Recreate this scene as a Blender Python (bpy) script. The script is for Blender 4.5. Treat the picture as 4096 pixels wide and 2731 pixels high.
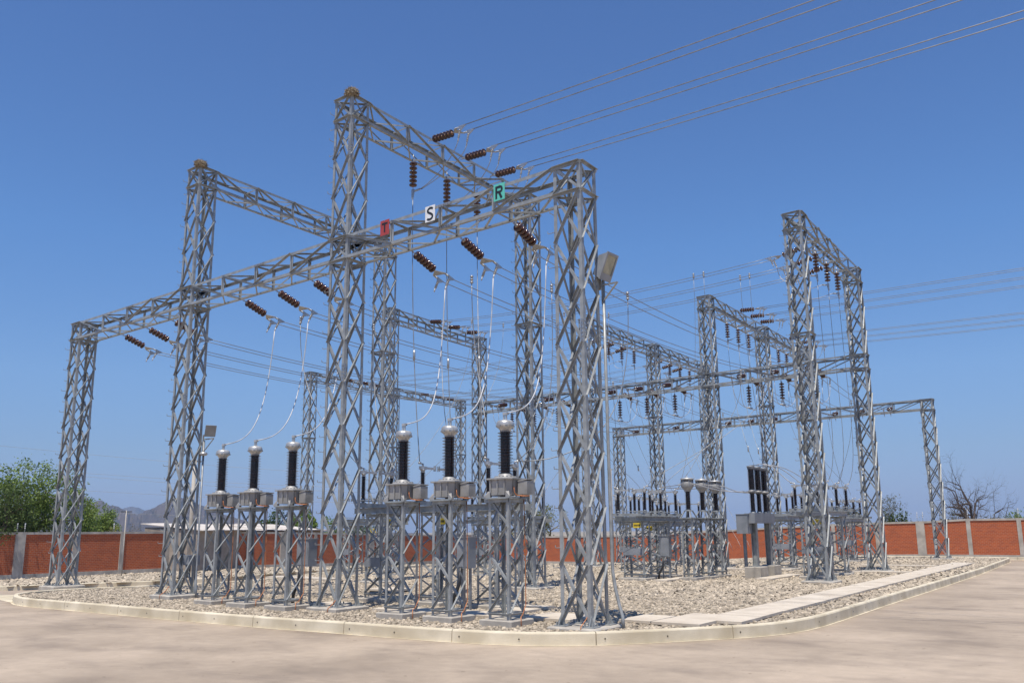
import bpy, bmesh, math, random
import numpy as np
from mathutils import Vector, Matrix

for _o in list(bpy.data.objects):
    bpy.data.objects.remove(_o)
scene = bpy.context.scene
R = math.radians
# ------------------------------------------------------------------ camera
CAM = Vector((11.79666, -16.48142, 1.9))
PITCH, YAW, ROLL = 0.206134, 2.266663, -0.009223
FPX = 3628.635                       # focal length in pixels of a 4096 px wide frame
FW = Vector((math.cos(YAW) * math.cos(PITCH), math.sin(YAW) * math.cos(PITCH), math.sin(PITCH)))
RT0 = Vector((math.sin(YAW), -math.cos(YAW), 0))
UP0 = RT0.cross(FW)
RT = math.cos(ROLL) * RT0 + math.sin(ROLL) * UP0
UP = -math.sin(ROLL) * RT0 + math.cos(ROLL) * UP0
cam_d = bpy.data.cameras.new('camera')
cam_d.sensor_width = 36.0
cam_d.lens = 36.0 * FPX / 4096.0
cam_d.clip_start = 0.1
cam_d.clip_end = 30000
cam = bpy.data.objects.new('camera', cam_d)
scene.collection.objects.link(cam)
m3 = Matrix((RT, UP, -FW)).transposed()
cam.matrix_world = Matrix.Translation(CAM) @ m3.to_4x4()
scene.camera = cam
# ------------------------------------------------------------------ light
SUN_EL = R(70)
SH = Vector((0.375, -0.927, 0)).normalized()
S = SH * math.cos(SUN_EL) + Vector((0, 0, math.sin(SUN_EL)))
sun_d = bpy.data.lights.new('sun', 'SUN')
sun_d.energy = 5.0
sun_d.angle = R(0.53)
sun_d.color = (1.0, 0.94, 0.85)
sun = bpy.data.objects.new('sun', sun_d)
scene.collection.objects.link(sun)
sun.rotation_euler = S.to_track_quat('Z', 'Y').to_euler()
world = bpy.data.worlds.new('World')
scene.world = world
world.use_nodes = True
wn = world.node_tree
wn.nodes.clear()
sky = wn.nodes.new('ShaderNodeTexSky')
sky.sky_type = 'NISHITA'
sky.sun_disc = False
sky.sun_elevation = SUN_EL
sky.sun_rotation = math.atan2(SH.x, SH.y)
sky.altitude = 0
sky.air_density = 0.9
sky.dust_density = 0.0
sky.ozone_density = 6
bg = wn.nodes.new('ShaderNodeBackground')
bg.inputs[1].default_value = 0.15
wo = wn.nodes.new('ShaderNodeOutputWorld')
# the sky of the day: deeper blue overhead, a greyer blue towards the horizon
tcw = wn.nodes.new('ShaderNodeTexCoord')
sxyz = wn.nodes.new('ShaderNodeSeparateXYZ')
wn.links.new(tcw.outputs['Generated'], sxyz.inputs[0])
crp = wn.nodes.new('ShaderNodeValToRGB')
wn.links.new(sxyz.outputs[2], crp.inputs[0])
SKYC = [(0.0, (0.42, 0.485, 0.83)), (0.034, (0.515, 0.535, 0.775)), (0.081, (0.67, 0.69, 0.81)), (0.16, (0.85, 0.92, 1.02)), (0.30, (0.82, 1.04, 1.23)), (0.5, (0.83, 1.01, 1.24))]
for i, (p_, c_) in enumerate(SKYC):
    e_ = crp.color_ramp.elements[i] if i < 2 else crp.color_ramp.elements.new(p_)
    e_.position = p_
    e_.color = (*[k / 1.25 for k in c_], 1)
smx = wn.nodes.new('ShaderNodeMixRGB')
smx.blend_type = 'MULTIPLY'
smx.inputs[0].default_value = 1
wn.links.new(sky.outputs[0], smx.inputs[1])
wn.links.new(crp.outputs[0], smx.inputs[2])
wn.links.new(smx.outputs[0], bg.inputs[0])
wn.links.new(bg.outputs[0], wo.inputs[0])
scene.view_settings.view_transform = 'Standard'
scene.view_settings.look = 'None'
scene.view_settings.exposure = 0.0
scene.view_settings.gamma = 1.0
scene.render.engine = 'CYCLES'
scene.cycles.max_bounces = 6
scene.cycles.volume_bounces = 0
scene.cycles.volume_step_rate = 4.0

# ------------------------------------------------------------------ yard coordinates
SK = 0.1175                          # rows of the yard are not quite square to each other
def W(u, v, z=0.0):
    return Vector((u - SK * v, v, z))
UD = Vector((1, 0, 0))
VD = Vector((-SK, 1, 0)).normalized()
VLEN = math.hypot(1, SK)
VANG = math.atan2(VD.y, VD.x) - math.pi / 2
B = 8.1945                           # bay width
H1, L1, H2, L2 = 10.283, 9.59, 14.676, 13.998
TW = 0.788
def tw(z):
    return TW * (1 - 0.0026 * z)
def sstep(t):
    t = min(1, max(0, t))
    return t * t * (3 - 2 * t)
def dip(u, v):
    return -0.8 * sstep((v - 20) / 35) * sstep((-6 - u) / 24)
def gz(u, v):                        # top of the gravel
    z = -0.13 + dip(u, v)
    if u < -28:
        z -= 0.40 * sstep((-28 - u) / 14)
    return z
def pix(x, y, depth):                # point seen at photo pixel x, y at a given distance along the view axis
    return CAM + (FW + RT * ((x - 2048) / FPX) - UP * ((y - 1365.5) / FPX)) * depth
def hor(x, dist):                    # ground position below photo column x at a horizontal distance
    d = FW + RT * ((x - 2048) / FPX) - UP * ((2130 - 1365.5) / FPX)
    d.z = 0
    d.normalize()
    return Vector((CAM.x, CAM.y, 0)) + d * dist
rnd = random.Random(7)

# ------------------------------------------------------------------ materials
def new_mat(name):
    m = bpy.data.materials.new(name)
    m.use_nodes = True
    nt = m.node_tree
    return m, nt, nt.nodes['Principled BSDF']
def noise_mat(name, c1, c2, scale=8, rough=0.6, metal=0.0, bump=0.0, bscale=None, detail=6, island=0.0, spec=0.5, stretch=None, c3=None, s3=0.5, lo=0.35, hi=0.65):
    m, nt, p = new_mat(name)
    tc = nt.nodes.new('ShaderNodeTexCoord')
    src = tc.outputs['Object']
    if stretch:
        mp = nt.nodes.new('ShaderNodeMapping')
        mp.inputs['Scale'].default_value = stretch
        nt.links.new(src, mp.inputs[0])
        src = mp.outputs[0]
    n = nt.nodes.new('ShaderNodeTexNoise')
    n.inputs['Scale'].default_value = scale
    n.inputs['Detail'].default_value = detail
    nt.links.new(src, n.inputs['Vector'])
    r = nt.nodes.new('ShaderNodeValToRGB')
    r.color_ramp.elements[0].position = lo
    r.color_ramp.elements[1].position = hi
    r.color_ramp.elements[0].color = (*c1, 1)
    r.color_ramp.elements[1].color = (*c2, 1)
    nt.links.new(n.outputs['Fac'], r.inputs[0])
    col = r.outputs[0]
    if c3:
        n3 = nt.nodes.new('ShaderNodeTexNoise')
        n3.inputs['Scale'].default_value = s3
        n3.inputs['Detail'].default_value = 4
        nt.links.new(src, n3.inputs['Vector'])
        r3 = nt.nodes.new('ShaderNodeValToRGB')
        r3.color_ramp.elements[0].position = 0.45
        r3.color_ramp.elements[1].position = 0.7
        nt.links.new(n3.outputs['Fac'], r3.inputs[0])
        mx = nt.nodes.new('ShaderNodeMixRGB')
        mx.inputs[2].default_value = (*c3, 1)
        nt.links.new(r3.outputs[0], mx.inputs[0])
        nt.links.new(col, mx.inputs[1])
        col = mx.outputs[0]
    if island:
        g = nt.nodes.new('ShaderNodeNewGeometry')
        hs = nt.nodes.new('ShaderNodeHueSaturation')
        mr = nt.nodes.new('ShaderNodeMapRange')
        mr.inputs[3].default_value = 1 - island
        mr.inputs[4].default_value = 1 + island
        nt.links.new(g.outputs['Random Per Island'], mr.inputs[0])
        nt.links.new(mr.outputs[0], hs.inputs['Value'])
        nt.links.new(col, hs.inputs['Color'])
        col = hs.outputs[0]
    nt.links.new(col, p.inputs['Base Color'])
    p.inputs['Roughness'].default_value = rough
    p.inputs['Metallic'].default_value = metal
    p.inputs['Specular IOR Level'].default_value = spec
    if bump:
        nb = nt.nodes.new('ShaderNodeTexNoise')
        nb.inputs['Scale'].default_value = bscale or scale * 4
        nb.inputs['Detail'].default_value = 5
        nt.links.new(src, nb.inputs['Vector'])
        b = nt.nodes.new('ShaderNodeBump')
        b.inputs['Strength'].default_value = bump
        b.inputs['Distance'].default_value = 0.02
        nt.links.new(nb.outputs['Fac'], b.inputs['Height'])
        nt.links.new(b.outputs[0], p.inputs['Normal'])
    return m
M = {}
M['steel'] = noise_mat('galvanised_steel', (0.245, 0.255, 0.25), (0.36, 0.37, 0.36), 5, 0.42, 0.15, 0.04, 60, island=0.14)
M['steel_dark'] = noise_mat('weathered_steel', (0.20, 0.215, 0.23), (0.30, 0.31, 0.32), 6, 0.5, 0.3)
M['fitting'] = noise_mat('fitting_aluminium', (0.30, 0.30, 0.30), (0.50, 0.50, 0.49), 20, 0.35, 0.6)
M['wire'] = noise_mat('aged_aluminium_wire', (0.22, 0.22, 0.22), (0.34, 0.34, 0.33), 3, 0.45, 0.5)
M['wire_bright'] = noise_mat('new_aluminium_wire', (0.42, 0.43, 0.44), (0.60, 0.60, 0.60), 3, 0.55, 0.2)
M['porcelain'] = noise_mat('brown_glazed_porcelain', (0.035, 0.014, 0.009), (0.07, 0.028, 0.018), 6, 0.12, 0, spec=0.7)
M['porcelain_neck'] = noise_mat('worn_brown_neck', (0.16, 0.07, 0.03), (0.26, 0.12, 0.05), 9, 0.4)
M['shed'] = noise_mat('dark_brown_sheds', (0.018, 0.008, 0.006), (0.045, 0.02, 0.014), 6, 0.16, 0, spec=0.7)
M['tank'] = noise_mat('grey_tank_paint', (0.30, 0.29, 0.27), (0.42, 0.41, 0.39), 5, 0.5, 0.1, c3=(0.24, 0.23, 0.21), s3=2.5)
M['head'] = noise_mat('cast_aluminium', (0.42, 0.41, 0.39), (0.62, 0.61, 0.58), 7, 0.38, 0.45)
M['grey_box'] = noise_mat('grey_cabinet_paint', (0.22, 0.235, 0.25), (0.29, 0.30, 0.315), 3, 0.45)
M['copper'] = noise_mat('copper_earth_wire', (0.42, 0.15, 0.05), (0.55, 0.22, 0.09), 9, 0.45, 0.3)
M['concrete'] = noise_mat('concrete', (0.42, 0.38, 0.32), (0.56, 0.51, 0.43), 2.2, 0.85, 0, 0.3, 40, c3=(0.34, 0.305, 0.255), s3=1.4)
M['concrete_light'] = noise_mat('pale_concrete', (0.58, 0.50, 0.39), (0.70, 0.61, 0.485), 2.0, 0.85, 0, 0.2, 50, c3=(0.52, 0.44, 0.34), s3=1.1)
M['kerb'] = noise_mat('kerb_concrete', (0.60, 0.52, 0.37), (0.76, 0.67, 0.50), 1.6, 0.85, 0, 0.3, 40, c3=(0.52, 0.44, 0.30), s3=0.9)
M['trench'] = noise_mat('trench_wall', (0.20, 0.18, 0.155), (0.30, 0.27, 0.23), 2, 0.9)
M['pebble'] = noise_mat('river_pebbles', (0.31, 0.255, 0.185), (0.49, 0.41, 0.305), 3, 0.8, island=0.42, bump=0.2, bscale=50)
M['bark'] = noise_mat('bark', (0.10, 0.075, 0.055), (0.17, 0.13, 0.10), 6, 0.9)
M['bark_dark'] = noise_mat('dark_bark', (0.055, 0.04, 0.032), (0.095, 0.07, 0.055), 6, 0.9)
M['nest'] = noise_mat('straw', (0.16, 0.11, 0.06), (0.46, 0.38, 0.26), 30, 0.9, 0, 0.8, 60, island=0.35)
M['black'] = noise_mat('black_plastic', (0.02, 0.02, 0.022), (0.035, 0.035, 0.037), 8, 0.45)
M['glass'] = noise_mat('lamp_glass', (0.22, 0.23, 0.18), (0.36, 0.35, 0.26), 4, 0.08, 0, spec=0.8)
M['white'] = noise_mat('white_sheet', (0.74, 0.74, 0.72), (0.82, 0.82, 0.80), 6, 0.5)
M['teal'] = noise_mat('teal_sheet', (0.11, 0.50, 0.40), (0.13, 0.56, 0.45), 6, 0.5)
M['red'] = noise_mat('red_sheet', (0.34, 0.045, 0.04), (0.42, 0.06, 0.05), 6, 0.5)
M['yellow'] = noise_mat('yellow_sheet', (0.70, 0.50, 0.03), (0.80, 0.58, 0.04), 6, 0.5)
M['ink'] = noise_mat('black_ink', (0.01, 0.012, 0.014), (0.018, 0.02, 0.022), 6, 0.5)
M['blue'] = noise_mat('blue_tape', (0.10, 0.38, 0.68), (0.13, 0.44, 0.75), 6, 0.5)
M['roof_sheet'] = noise_mat('dusty_roof_sheet', (0.55, 0.48, 0.40), (0.72, 0.66, 0.58), 3, 0.7)
M['mud'] = noise_mat('mud_wall', (0.30, 0.25, 0.20), (0.40, 0.34, 0.28), 3, 0.9)
M['dark'] = noise_mat('hole', (0.015, 0.013, 0.012), (0.03, 0.026, 0.022), 6, 0.9)

def leaf_mat(name, c1, c2, isl=0.35):
    m, nt, p = new_mat(name)
    g = nt.nodes.new('ShaderNodeNewGeometry')
    r = nt.nodes.new('ShaderNodeValToRGB')
    r.color_ramp.elements[0].color = (*c1, 1)
    r.color_ramp.elements[1].color = (*c2, 1)
    nt.links.new(g.outputs['Random Per Island'], r.inputs[0])
    nt.links.new(r.outputs[0], p.inputs['Base Color'])
    p.inputs['Roughness'].default_value = 0.6
    p.inputs['Specular IOR Level'].default_value = 0.25
    tr = nt.nodes.new('ShaderNodeBsdfTranslucent')
    nt.links.new(r.outputs[0], tr.inputs[0])
    mx = nt.nodes.new('ShaderNodeMixShader')
    mx.inputs[0].default_value = 0.3
    nt.links.new(p.outputs[0], mx.inputs[1])
    nt.links.new(tr.outputs[0], mx.inputs[2])
    nt.links.new(mx.outputs[0], nt.nodes['Material Output'].inputs[0])
    return m
M['leaf'] = leaf_mat('mesquite_leaves', (0.10, 0.16, 0.03), (0.27, 0.35, 0.085))
M['leaf_dark'] = leaf_mat('dark_leaves', (0.05, 0.085, 0.02), (0.13, 0.18, 0.05))
M['leaf_yellow'] = leaf_mat('dry_leaves', (0.13, 0.14, 0.035), (0.27, 0.26, 0.08))
M['leaf_grey'] = leaf_mat('dusty_leaves', (0.10, 0.105, 0.06), (0.20, 0.19, 0.12))

# brick
def brick_mat():
    m, nt, p = new_mat('red_brick')
    tc = nt.nodes.new('ShaderNodeTexCoord')
    b = nt.nodes.new('ShaderNodeTexBrick')
    b.inputs['Color1'].default_value = (0.50, 0.115, 0.034, 1)
    b.inputs['Color2'].default_value = (0.37, 0.085, 0.036, 1)
    b.inputs['Mortar'].default_value = (0.52, 0.30, 0.19, 1)
    b.inputs['Scale'].default_value = 1
    b.inputs['Mortar Size'].default_value = 0.007
    b.inputs['Brick Width'].default_value = 0.26
    b.inputs['Row Height'].default_value = 0.105
    b.inputs['Bias'].default_value = -0.2
    nt.links.new(tc.outputs['UV'], b.inputs['Vector'])
    n = nt.nodes.new('ShaderNodeTexNoise')
    n.inputs['Scale'].default_value = 1.3
    n.inputs['Detail'].default_value = 5
    nt.links.new(tc.outputs['UV'], n.inputs['Vector'])
    mx = nt.nodes.new('ShaderNodeMixRGB')
    mx.blend_type = 'MULTIPLY'
    mx.inputs[0].default_value = 0.5
    r = nt.nodes.new('ShaderNodeValToRGB')
    r.color_ramp.elements[0].color = (0.55, 0.5, 0.5, 1)
    r.color_ramp.elements[1].color = (1.25, 1.2, 1.15, 1)
    nt.links.new(n.outputs['Fac'], r.inputs[0])
    nt.links.new(b.outputs['Color'], mx.inputs[1])
    nt.links.new(r.outputs[0], mx.inputs[2])
    nt.links.new(mx.outputs[0], p.inputs['Base Color'])
    p.inputs['Roughness'].default_value = 0.9
    bp = nt.nodes.new('ShaderNodeBump')
    bp.inputs['Strength'].default_value = 0.5
    bp.inputs['Distance'].default_value = 0.01
    bp.invert = True
    nt.links.new(b.outputs['Fac'], bp.inputs['Height'])
    nt.links.new(bp.outputs[0], p.inputs['Normal'])
    return m
M['brick'] = brick_mat()

# gravel and road
def gravel_mat():
    m, nt, p = new_mat('gravel_bed')
    tc = nt.nodes.new('ShaderNodeTexCoord')
    v = nt.nodes.new('ShaderNodeTexVoronoi')
    v.inputs['Scale'].default_value = 13
    v.inputs['Randomness'].default_value = 1
    nt.links.new(tc.outputs['Object'], v.inputs['Vector'])
    hs = nt.nodes.new('ShaderNodeSeparateColor')
    nt.links.new(v.outputs['Color'], hs.inputs[0])
    r = nt.nodes.new('ShaderNodeValToRGB')
    r.color_ramp.elements[0].color = (0.15, 0.128, 0.10, 1)
    r.color_ramp.elements[1].color = (0.42, 0.365, 0.295, 1)
    nt.links.new(hs.outputs[0], r.inputs[0])
    nt.links.new(r.outputs[0], p.inputs['Base Color'])
    p.inputs['Roughness'].default_value = 0.9
    b = nt.nodes.new('ShaderNodeBump')
    b.invert = True
    b.inputs['Strength'].default_value = 1
    b.inputs['Distance'].default_value = 0.05
    nt.links.new(v.outputs['Distance'], b.inputs['Height'])
    nt.links.new(b.outputs[0], p.inputs['Normal'])
    return m
M['gravel'] = gravel_mat()
def road_mat():
    m, nt, p = new_mat('dusty_road')
    tc = nt.nodes.new('ShaderNodeTexCoord')
    def tex(scale, detail, st=(1, 1, 1), rough=0.55):
        mp = nt.nodes.new('ShaderNodeMapping')
        mp.inputs['Scale'].default_value = st
        nt.links.new(tc.outputs['Object'], mp.inputs[0])
        n = nt.nodes.new('ShaderNodeTexNoise')
        n.inputs['Scale'].default_value = scale
        n.inputs['Detail'].default_value = detail
        n.inputs['Roughness'].default_value = rough
        nt.links.new(mp.outputs[0], n.inputs['Vector'])
        return n.outputs['Fac']
    def ramp(fac, p0, p1, c0, c1):
        r = nt.nodes.new('ShaderNodeValToRGB')
        r.color_ramp.elements[0].position = p0
        r.color_ramp.elements[1].position = p1
        r.color_ramp.elements[0].color = (*c0, 1)
        r.color_ramp.elements[1].color = (*c1, 1)
        nt.links.new(fac, r.inputs[0])
        return r.outputs[0]
    base = ramp(tex(0.22, 6), 0.36, 0.64, (0.34, 0.27, 0.20), (0.49, 0.392, 0.292))
    st1 = ramp(tex(0.55, 5, (1.0, 1.6, 1)), 0.5, 0.72, (1, 1, 1), (0.74, 0.74, 0.755))
    st2 = ramp(tex(3.2, 6), 0.3, 0.75, (0.92, 0.92, 0.92), (1.07, 1.07, 1.07))
    st3 = ramp(tex(90, 3), 0.25, 0.8, (0.86, 0.86, 0.86), (1.12, 1.12, 1.12))
    dots = ramp(tex(7, 2, (1, 1, 1), 0.4), 0.735, 0.76, (1, 1, 1), (0.62, 0.60, 0.58))
    col = base
    for s in (st1, st2, st3, dots):
        mx = nt.nodes.new('ShaderNodeMixRGB')
        mx.blend_type = 'MULTIPLY'
        mx.inputs[0].default_value = 1
        nt.links.new(col, mx.inputs[1])
        nt.links.new(s, mx.inputs[2])
        col = mx.outputs[0]
    # faint tyre tracks: rings round a far pivot, as the lorries turn
    vm = nt.nodes.new('ShaderNodeVectorMath')
    vm.operation = 'DISTANCE'
    vm.inputs[1].default_value = (2.0, -22.0, 0)
    nt.links.new(tc.outputs['Object'], vm.inputs[0])
    for rad in (9.2, 9.42, 11.1, 11.32, 14.9, 15.1):
        sb = nt.nodes.new('ShaderNodeMath')
        sb.operation = 'SUBTRACT'
        sb.inputs[1].default_value = rad
        nt.links.new(vm.outputs['Value'], sb.inputs[0])
        ab = nt.nodes.new('ShaderNodeMath')
        ab.operation = 'ABSOLUTE'
        nt.links.new(sb.outputs[0], ab.inputs[0])
        rr = ramp(ab.outputs[0], 0.02, 0.09, (0.90, 0.90, 0.905), (1, 1, 1))
        mx = nt.nodes.new('ShaderNodeMixRGB')
        mx.blend_type = 'MULTIPLY'
        nt.links.new(tex(0.5, 3), mx.inputs[0])
        nt.links.new(col, mx.inputs[1])
        nt.links.new(rr, mx.inputs[2])
        col = mx.outputs[0]
    nt.links.new(col, p.inputs['Base Color'])
    p.inputs['Roughness'].default_value = 0.85
    p.inputs['Specular IOR Level'].default_value = 0.3
    b = nt.nodes.new('ShaderNodeBump')
    b.inputs['Strength'].default_value = 0.15
    b.inputs['Distance'].default_value = 0.01
    nt.links.new(tex(60, 4), b.inputs['Height'])
    nt.links.new(b.outputs[0], p.inputs['Normal'])
    return m
M['road'] = road_mat()
M['dirt'] = noise_mat('dry_earth', (0.30, 0.245, 0.18), (0.42, 0.35, 0.265), 0.15, 0.95, 0, 0.3, 3, c3=(0.22, 0.20, 0.12), s3=0.03)
M['hill'] = noise_mat('bare_hills', (0.06, 0.042, 0.036), (0.115, 0.085, 0.07), 0.006, 0.95, 0, 0.0, c3=(0.07, 0.06, 0.045), s3=0.02)

# ------------------------------------------------------------------ mesh builder
class MB:
    def __init__(self):
        self.v, self.f, self.mi, self.sm = [], [], [], []
        self.cur = 0
        self.smooth = False
    def add(self, vs, fs):
        o = len(self.v)
        self.v += [tuple(p) for p in vs]
        for f in fs:
            self.f.append([i + o for i in f])
            self.mi.append(self.cur)
            self.sm.append(self.smooth)
        return self
    def hexa(self, p):               # 8 points: bottom four, top four
        return self.add(p, [(0, 3, 2, 1), (4, 5, 6, 7), (0, 1, 5, 4), (1, 2, 6, 5), (2, 3, 7, 6), (3, 0, 4, 7)])
    def obox(self, c, ax, ay, az):   # centre and three half-axis vectors
        c, ax, ay, az = Vector(c), Vector(ax), Vector(ay), Vector(az)
        q = [c - ax - ay - az, c + ax - ay - az, c + ax + ay - az, c - ax + ay - az,
             c - ax - ay + az, c + ax - ay + az, c + ax + ay + az, c - ax + ay + az]
        return self.hexa(q)
    def box(self, x0, x1, y0, y1, z0, z1):
        return self.obox(((x0 + x1) / 2, (y0 + y1) / 2, (z0 + z1) / 2), ((x1 - x0) / 2, 0, 0), (0, (y1 - y0) / 2, 0), (0, 0, (z1 - z0) / 2))
    def bar(self, p0, p1, a, b):     # solid bar, half-axis vectors a, b
        p0, p1, a, b = Vector(p0), Vector(p1), Vector(a), Vector(b)
        return self.hexa([p0 - a - b, p0 + a - b, p0 + a + b, p0 - a + b, p1 - a - b, p1 + a - b, p1 + a + b, p1 - a + b])
    def angle(self, p0, p1, d1, d2, w, t=0.008):   # L section: corner line p0-p1, flanges along d1 and d2
        p0, p1 = Vector(p0), Vector(p1)
        ax = (p1 - p0).normalized()
        d1 = Vector(d1)
        d1 = (d1 - ax * d1.dot(ax)).normalized()
        d2 = Vector(d2)
        d2 = (d2 - ax * d2.dot(ax) - d1 * d2.dot(d1)).normalized()
        pr = [Vector((0, 0, 0)), d1 * w, d1 * w + d2 * t, d1 * t + d2 * t, d1 * t + d2 * w, d2 * w]
        vs = [p0 + q for q in pr] + [p1 + q for q in pr]
        fs = [(i, (i + 1) % 6, (i + 1) % 6 + 6, i + 6) for i in range(6)]
        fs += [(3, 2, 1, 0), (5, 4, 3, 0), (6, 7, 8, 9), (6, 9, 10, 11)]
        if d1.cross(d2).dot(ax) < 0:
            fs = [f[::-1] for f in fs]
        return self.add(vs, fs)
    def tube(self, pts, r, seg=8, caps=True):
        pts = [Vector(p) for p in pts]
        n = len(pts)
        rs = r if isinstance(r, (list, tuple)) else [r] * n
        t0 = (pts[1] - pts[0]).normalized()
        ref = Vector((0, 0, 1)) if abs(t0.z) < 0.9 else Vector((1, 0, 0))
        vs = []
        for i in range(n):
            t = (pts[min(i + 1, n - 1)] - pts[max(i - 1, 0)]).normalized()
            a = (ref - t * ref.dot(t)).normalized()
            b = t.cross(a)
            ref = a
            for k in range(seg):
                an = 2 * math.pi * k / seg
                vs.append(pts[i] + (a * math.cos(an) + b * math.sin(an)) * rs[i])
        fs = [(i * seg + k, i * seg + (k + 1) % seg, (i + 1) * seg + (k + 1) % seg, (i + 1) * seg + k) for i in range(n - 1) for k in range(seg)]
        if caps:
            fs += [tuple(range(seg - 1, -1, -1)), tuple(range((n - 1) * seg, n * seg))]
        return self.add(vs, fs)
    def lathe(self, prof, seg=20, axis='z', o=(0, 0, 0), caps=True):   # profile of (radius, height)
        o = Vector(o)
        vs = []
        for r, h in prof:
            for k in range(seg):
                a = 2 * math.pi * k / seg
                c, s = r * math.cos(a), r * math.sin(a)
                vs.append(o + (Vector((c, s, h)) if axis == 'z' else Vector((h, c, s))))
        n = len(prof)
        fs = [(i * seg + k, i * seg + (k + 1) % seg, (i + 1) * seg + (k + 1) % seg, (i + 1) * seg + k) for i in range(n - 1) for k in range(seg)]
        if caps:
            fs += [tuple(range(seg - 1, -1, -1)), tuple(range((n - 1) * seg, n * seg))]
        return self.add(vs, fs)
    def shift(self, o):
        o = Vector(o)
        self.v = [tuple(Vector(p) - o) for p in self.v]
        return self
    def mesh(self, name, mats):
        me = bpy.data.meshes.new(name)
        me.from_pydata(self.v, [], self.f)
        for m in (mats if isinstance(mats, (list, tuple)) else [mats]):
            me.materials.append(M[m] if isinstance(m, str) else m)
        me.polygons.foreach_set('material_index', self.mi)
        me.polygons.foreach_set('use_smooth', self.sm)
        me.update()
        return me
    def build(self, name, mats, parent=None, loc=None):
        o = bpy.data.objects.new(name, self.mesh(name, mats))
        scene.collection.objects.link(o)
        if parent is not None:
            o.parent = parent
        if loc is not None:
            o.location = loc
        return o
def tag(o, label=None, cat=None, group=None, kind=None):
    if label: o['label'] = label
    if cat: o['category'] = cat
    if group: o['group'] = group
    if kind: o['kind'] = kind
    return o
def thing(name, loc, label, cat, group=None, rot=0.0):
    o = bpy.data.objects.new(name, None)
    scene.collection.objects.link(o)
    o.location = loc
    o.rotation_euler = (0, 0, rot)
    return tag(o, label, cat, group, 'thing')
def copy_tree(o, parent=None):
    c = o.copy()
    scene.collection.objects.link(c)
    if parent is not None:
        c.parent = parent
    for ch in o.children:
        copy_tree(ch, c)
    return c
def place(proto, used, mat, label, cat, group):
    o = copy_tree(proto) if used[0] else proto
    used[0] = True
    o.matrix_world = mat
    return tag(o, label, cat, group, 'thing')
def frame(o, x, y, z):
    m = Matrix((Vector(x), Vector(y), Vector(z))).transposed().to_4x4()
    return Matrix.Translation(Vector(o)) @ m

# ------------------------------------------------------------------ lattice work
FACES = [((-1, -1), (1, -1)), ((1, -1), (1, 1)), ((1, 1), (-1, 1)), ((-1, 1), (-1, -1))]   # left and right leg seen from outside
def lattice(parent, corner, levels, leg, ld, zig=False, mat='steel', thick=0.008, rings=(), ring_w=0.07, legz=None, cross=()):
    """corner(su, sv, z) -> local point; levels = panel heights; leaves legs, one lattice per face and the rings as children"""
    z0, z1 = legz or (levels[0], levels[-1])
    for su, sv in ((-1, -1), (1, -1), (1, 1), (-1, 1)):
        m = MB()
        p0, p1 = corner(su, sv, z0), corner(su, sv, z1)
        m.angle(p0, p1, UD * -su, VD * -sv, leg, thick)
        m.build('leg', mat, parent)
    for (a, b) in FACES:
        m = MB()
        o = None
        for i in range(len(levels) - 1):
            za, zb = levels[i], levels[i + 1]
            A0, B0, A1, B1 = corner(*a, za), corner(*b, za), corner(*a, zb), corner(*b, zb)
            across = (B0 - A0).normalized()
            out = across.cross(Vector((0, 0, 1))).normalized()
            ins = across * leg * 0.3
            if not zig or i % 2 == 0:
                p, q = A0 + ins + out * 0.001, B1 - ins + out * 0.001
                ax = (q - p).normalized()
                dn = ax.cross(out)
                if dn.z > 0: dn = -dn
                m.angle(p - dn * ld * 0.5, q - dn * ld * 0.5, dn, out, ld, thick * 0.75)
            if not zig or i % 2 == 1:
                s = -out * (thick + 0.002)
                p, q = A1 + ins + s, B0 - ins + s
                ax = (q - p).normalized()
                dn = ax.cross(out)
                if dn.z > 0: dn = -dn
                m.angle(p - dn * ld * 0.5, q - dn * ld * 0.5, dn, -out, ld, thick * 0.75)
        m.build('face_lattice', mat, parent)
    for z in rings:
        m = MB()
        for (a, b) in FACES:
            A, Bq = corner(*a, z), corner(*b, z)
            out = (Bq - A).normalized().cross(Vector((0, 0, 1))).normalized()
            m.angle(A + out * (thick + 0.004), Bq + out * (thick + 0.004), (0, 0, -1), out, ring_w, thick)
        if z in cross:
            m.angle(corner(-1, -1, z - 0.03), corner(1, 1, z - 0.03), (0, 0, -1), (1, -1, 0), 0.05)
            m.angle(corner(1, -1, z - 0.045), corner(-1, 1, z - 0.045), (0, 0, -1), (1, 1, 0), 0.05)
        m.build('ring_frame', mat, parent)

def splice(parent, corner, z):
    for su, sv in ((-1, -1), (1, -1), (1, 1)):
        m = MB()
        p = corner(su, sv, z)
        ou, ov = UD * su, VD * sv
        m.obox(p - ou * 0.05 + ov * 0.006, UD * 0.045, VD * 0.005, (0, 0, 0.27))
        m.obox(p - ov * 0.05 + ou * 0.006, UD * 0.005, VD * 0.045, (0, 0, 0.27))
        for k in range(6):
            zz = -0.22 + k * 0.088
            m.obox(p - ou * 0.05 + ov * 0.02 + Vector((0, 0, zz)), UD * 0.013, VD * 0.016, (0, 0, 0.013))
            m.obox(p - ov * 0.05 + ou * 0.02 + Vector((0, 0, zz)), UD * 0.016, VD * 0.013, (0, 0, 0.013))
        m.build('splice_plate', 'fitting', parent)

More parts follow.
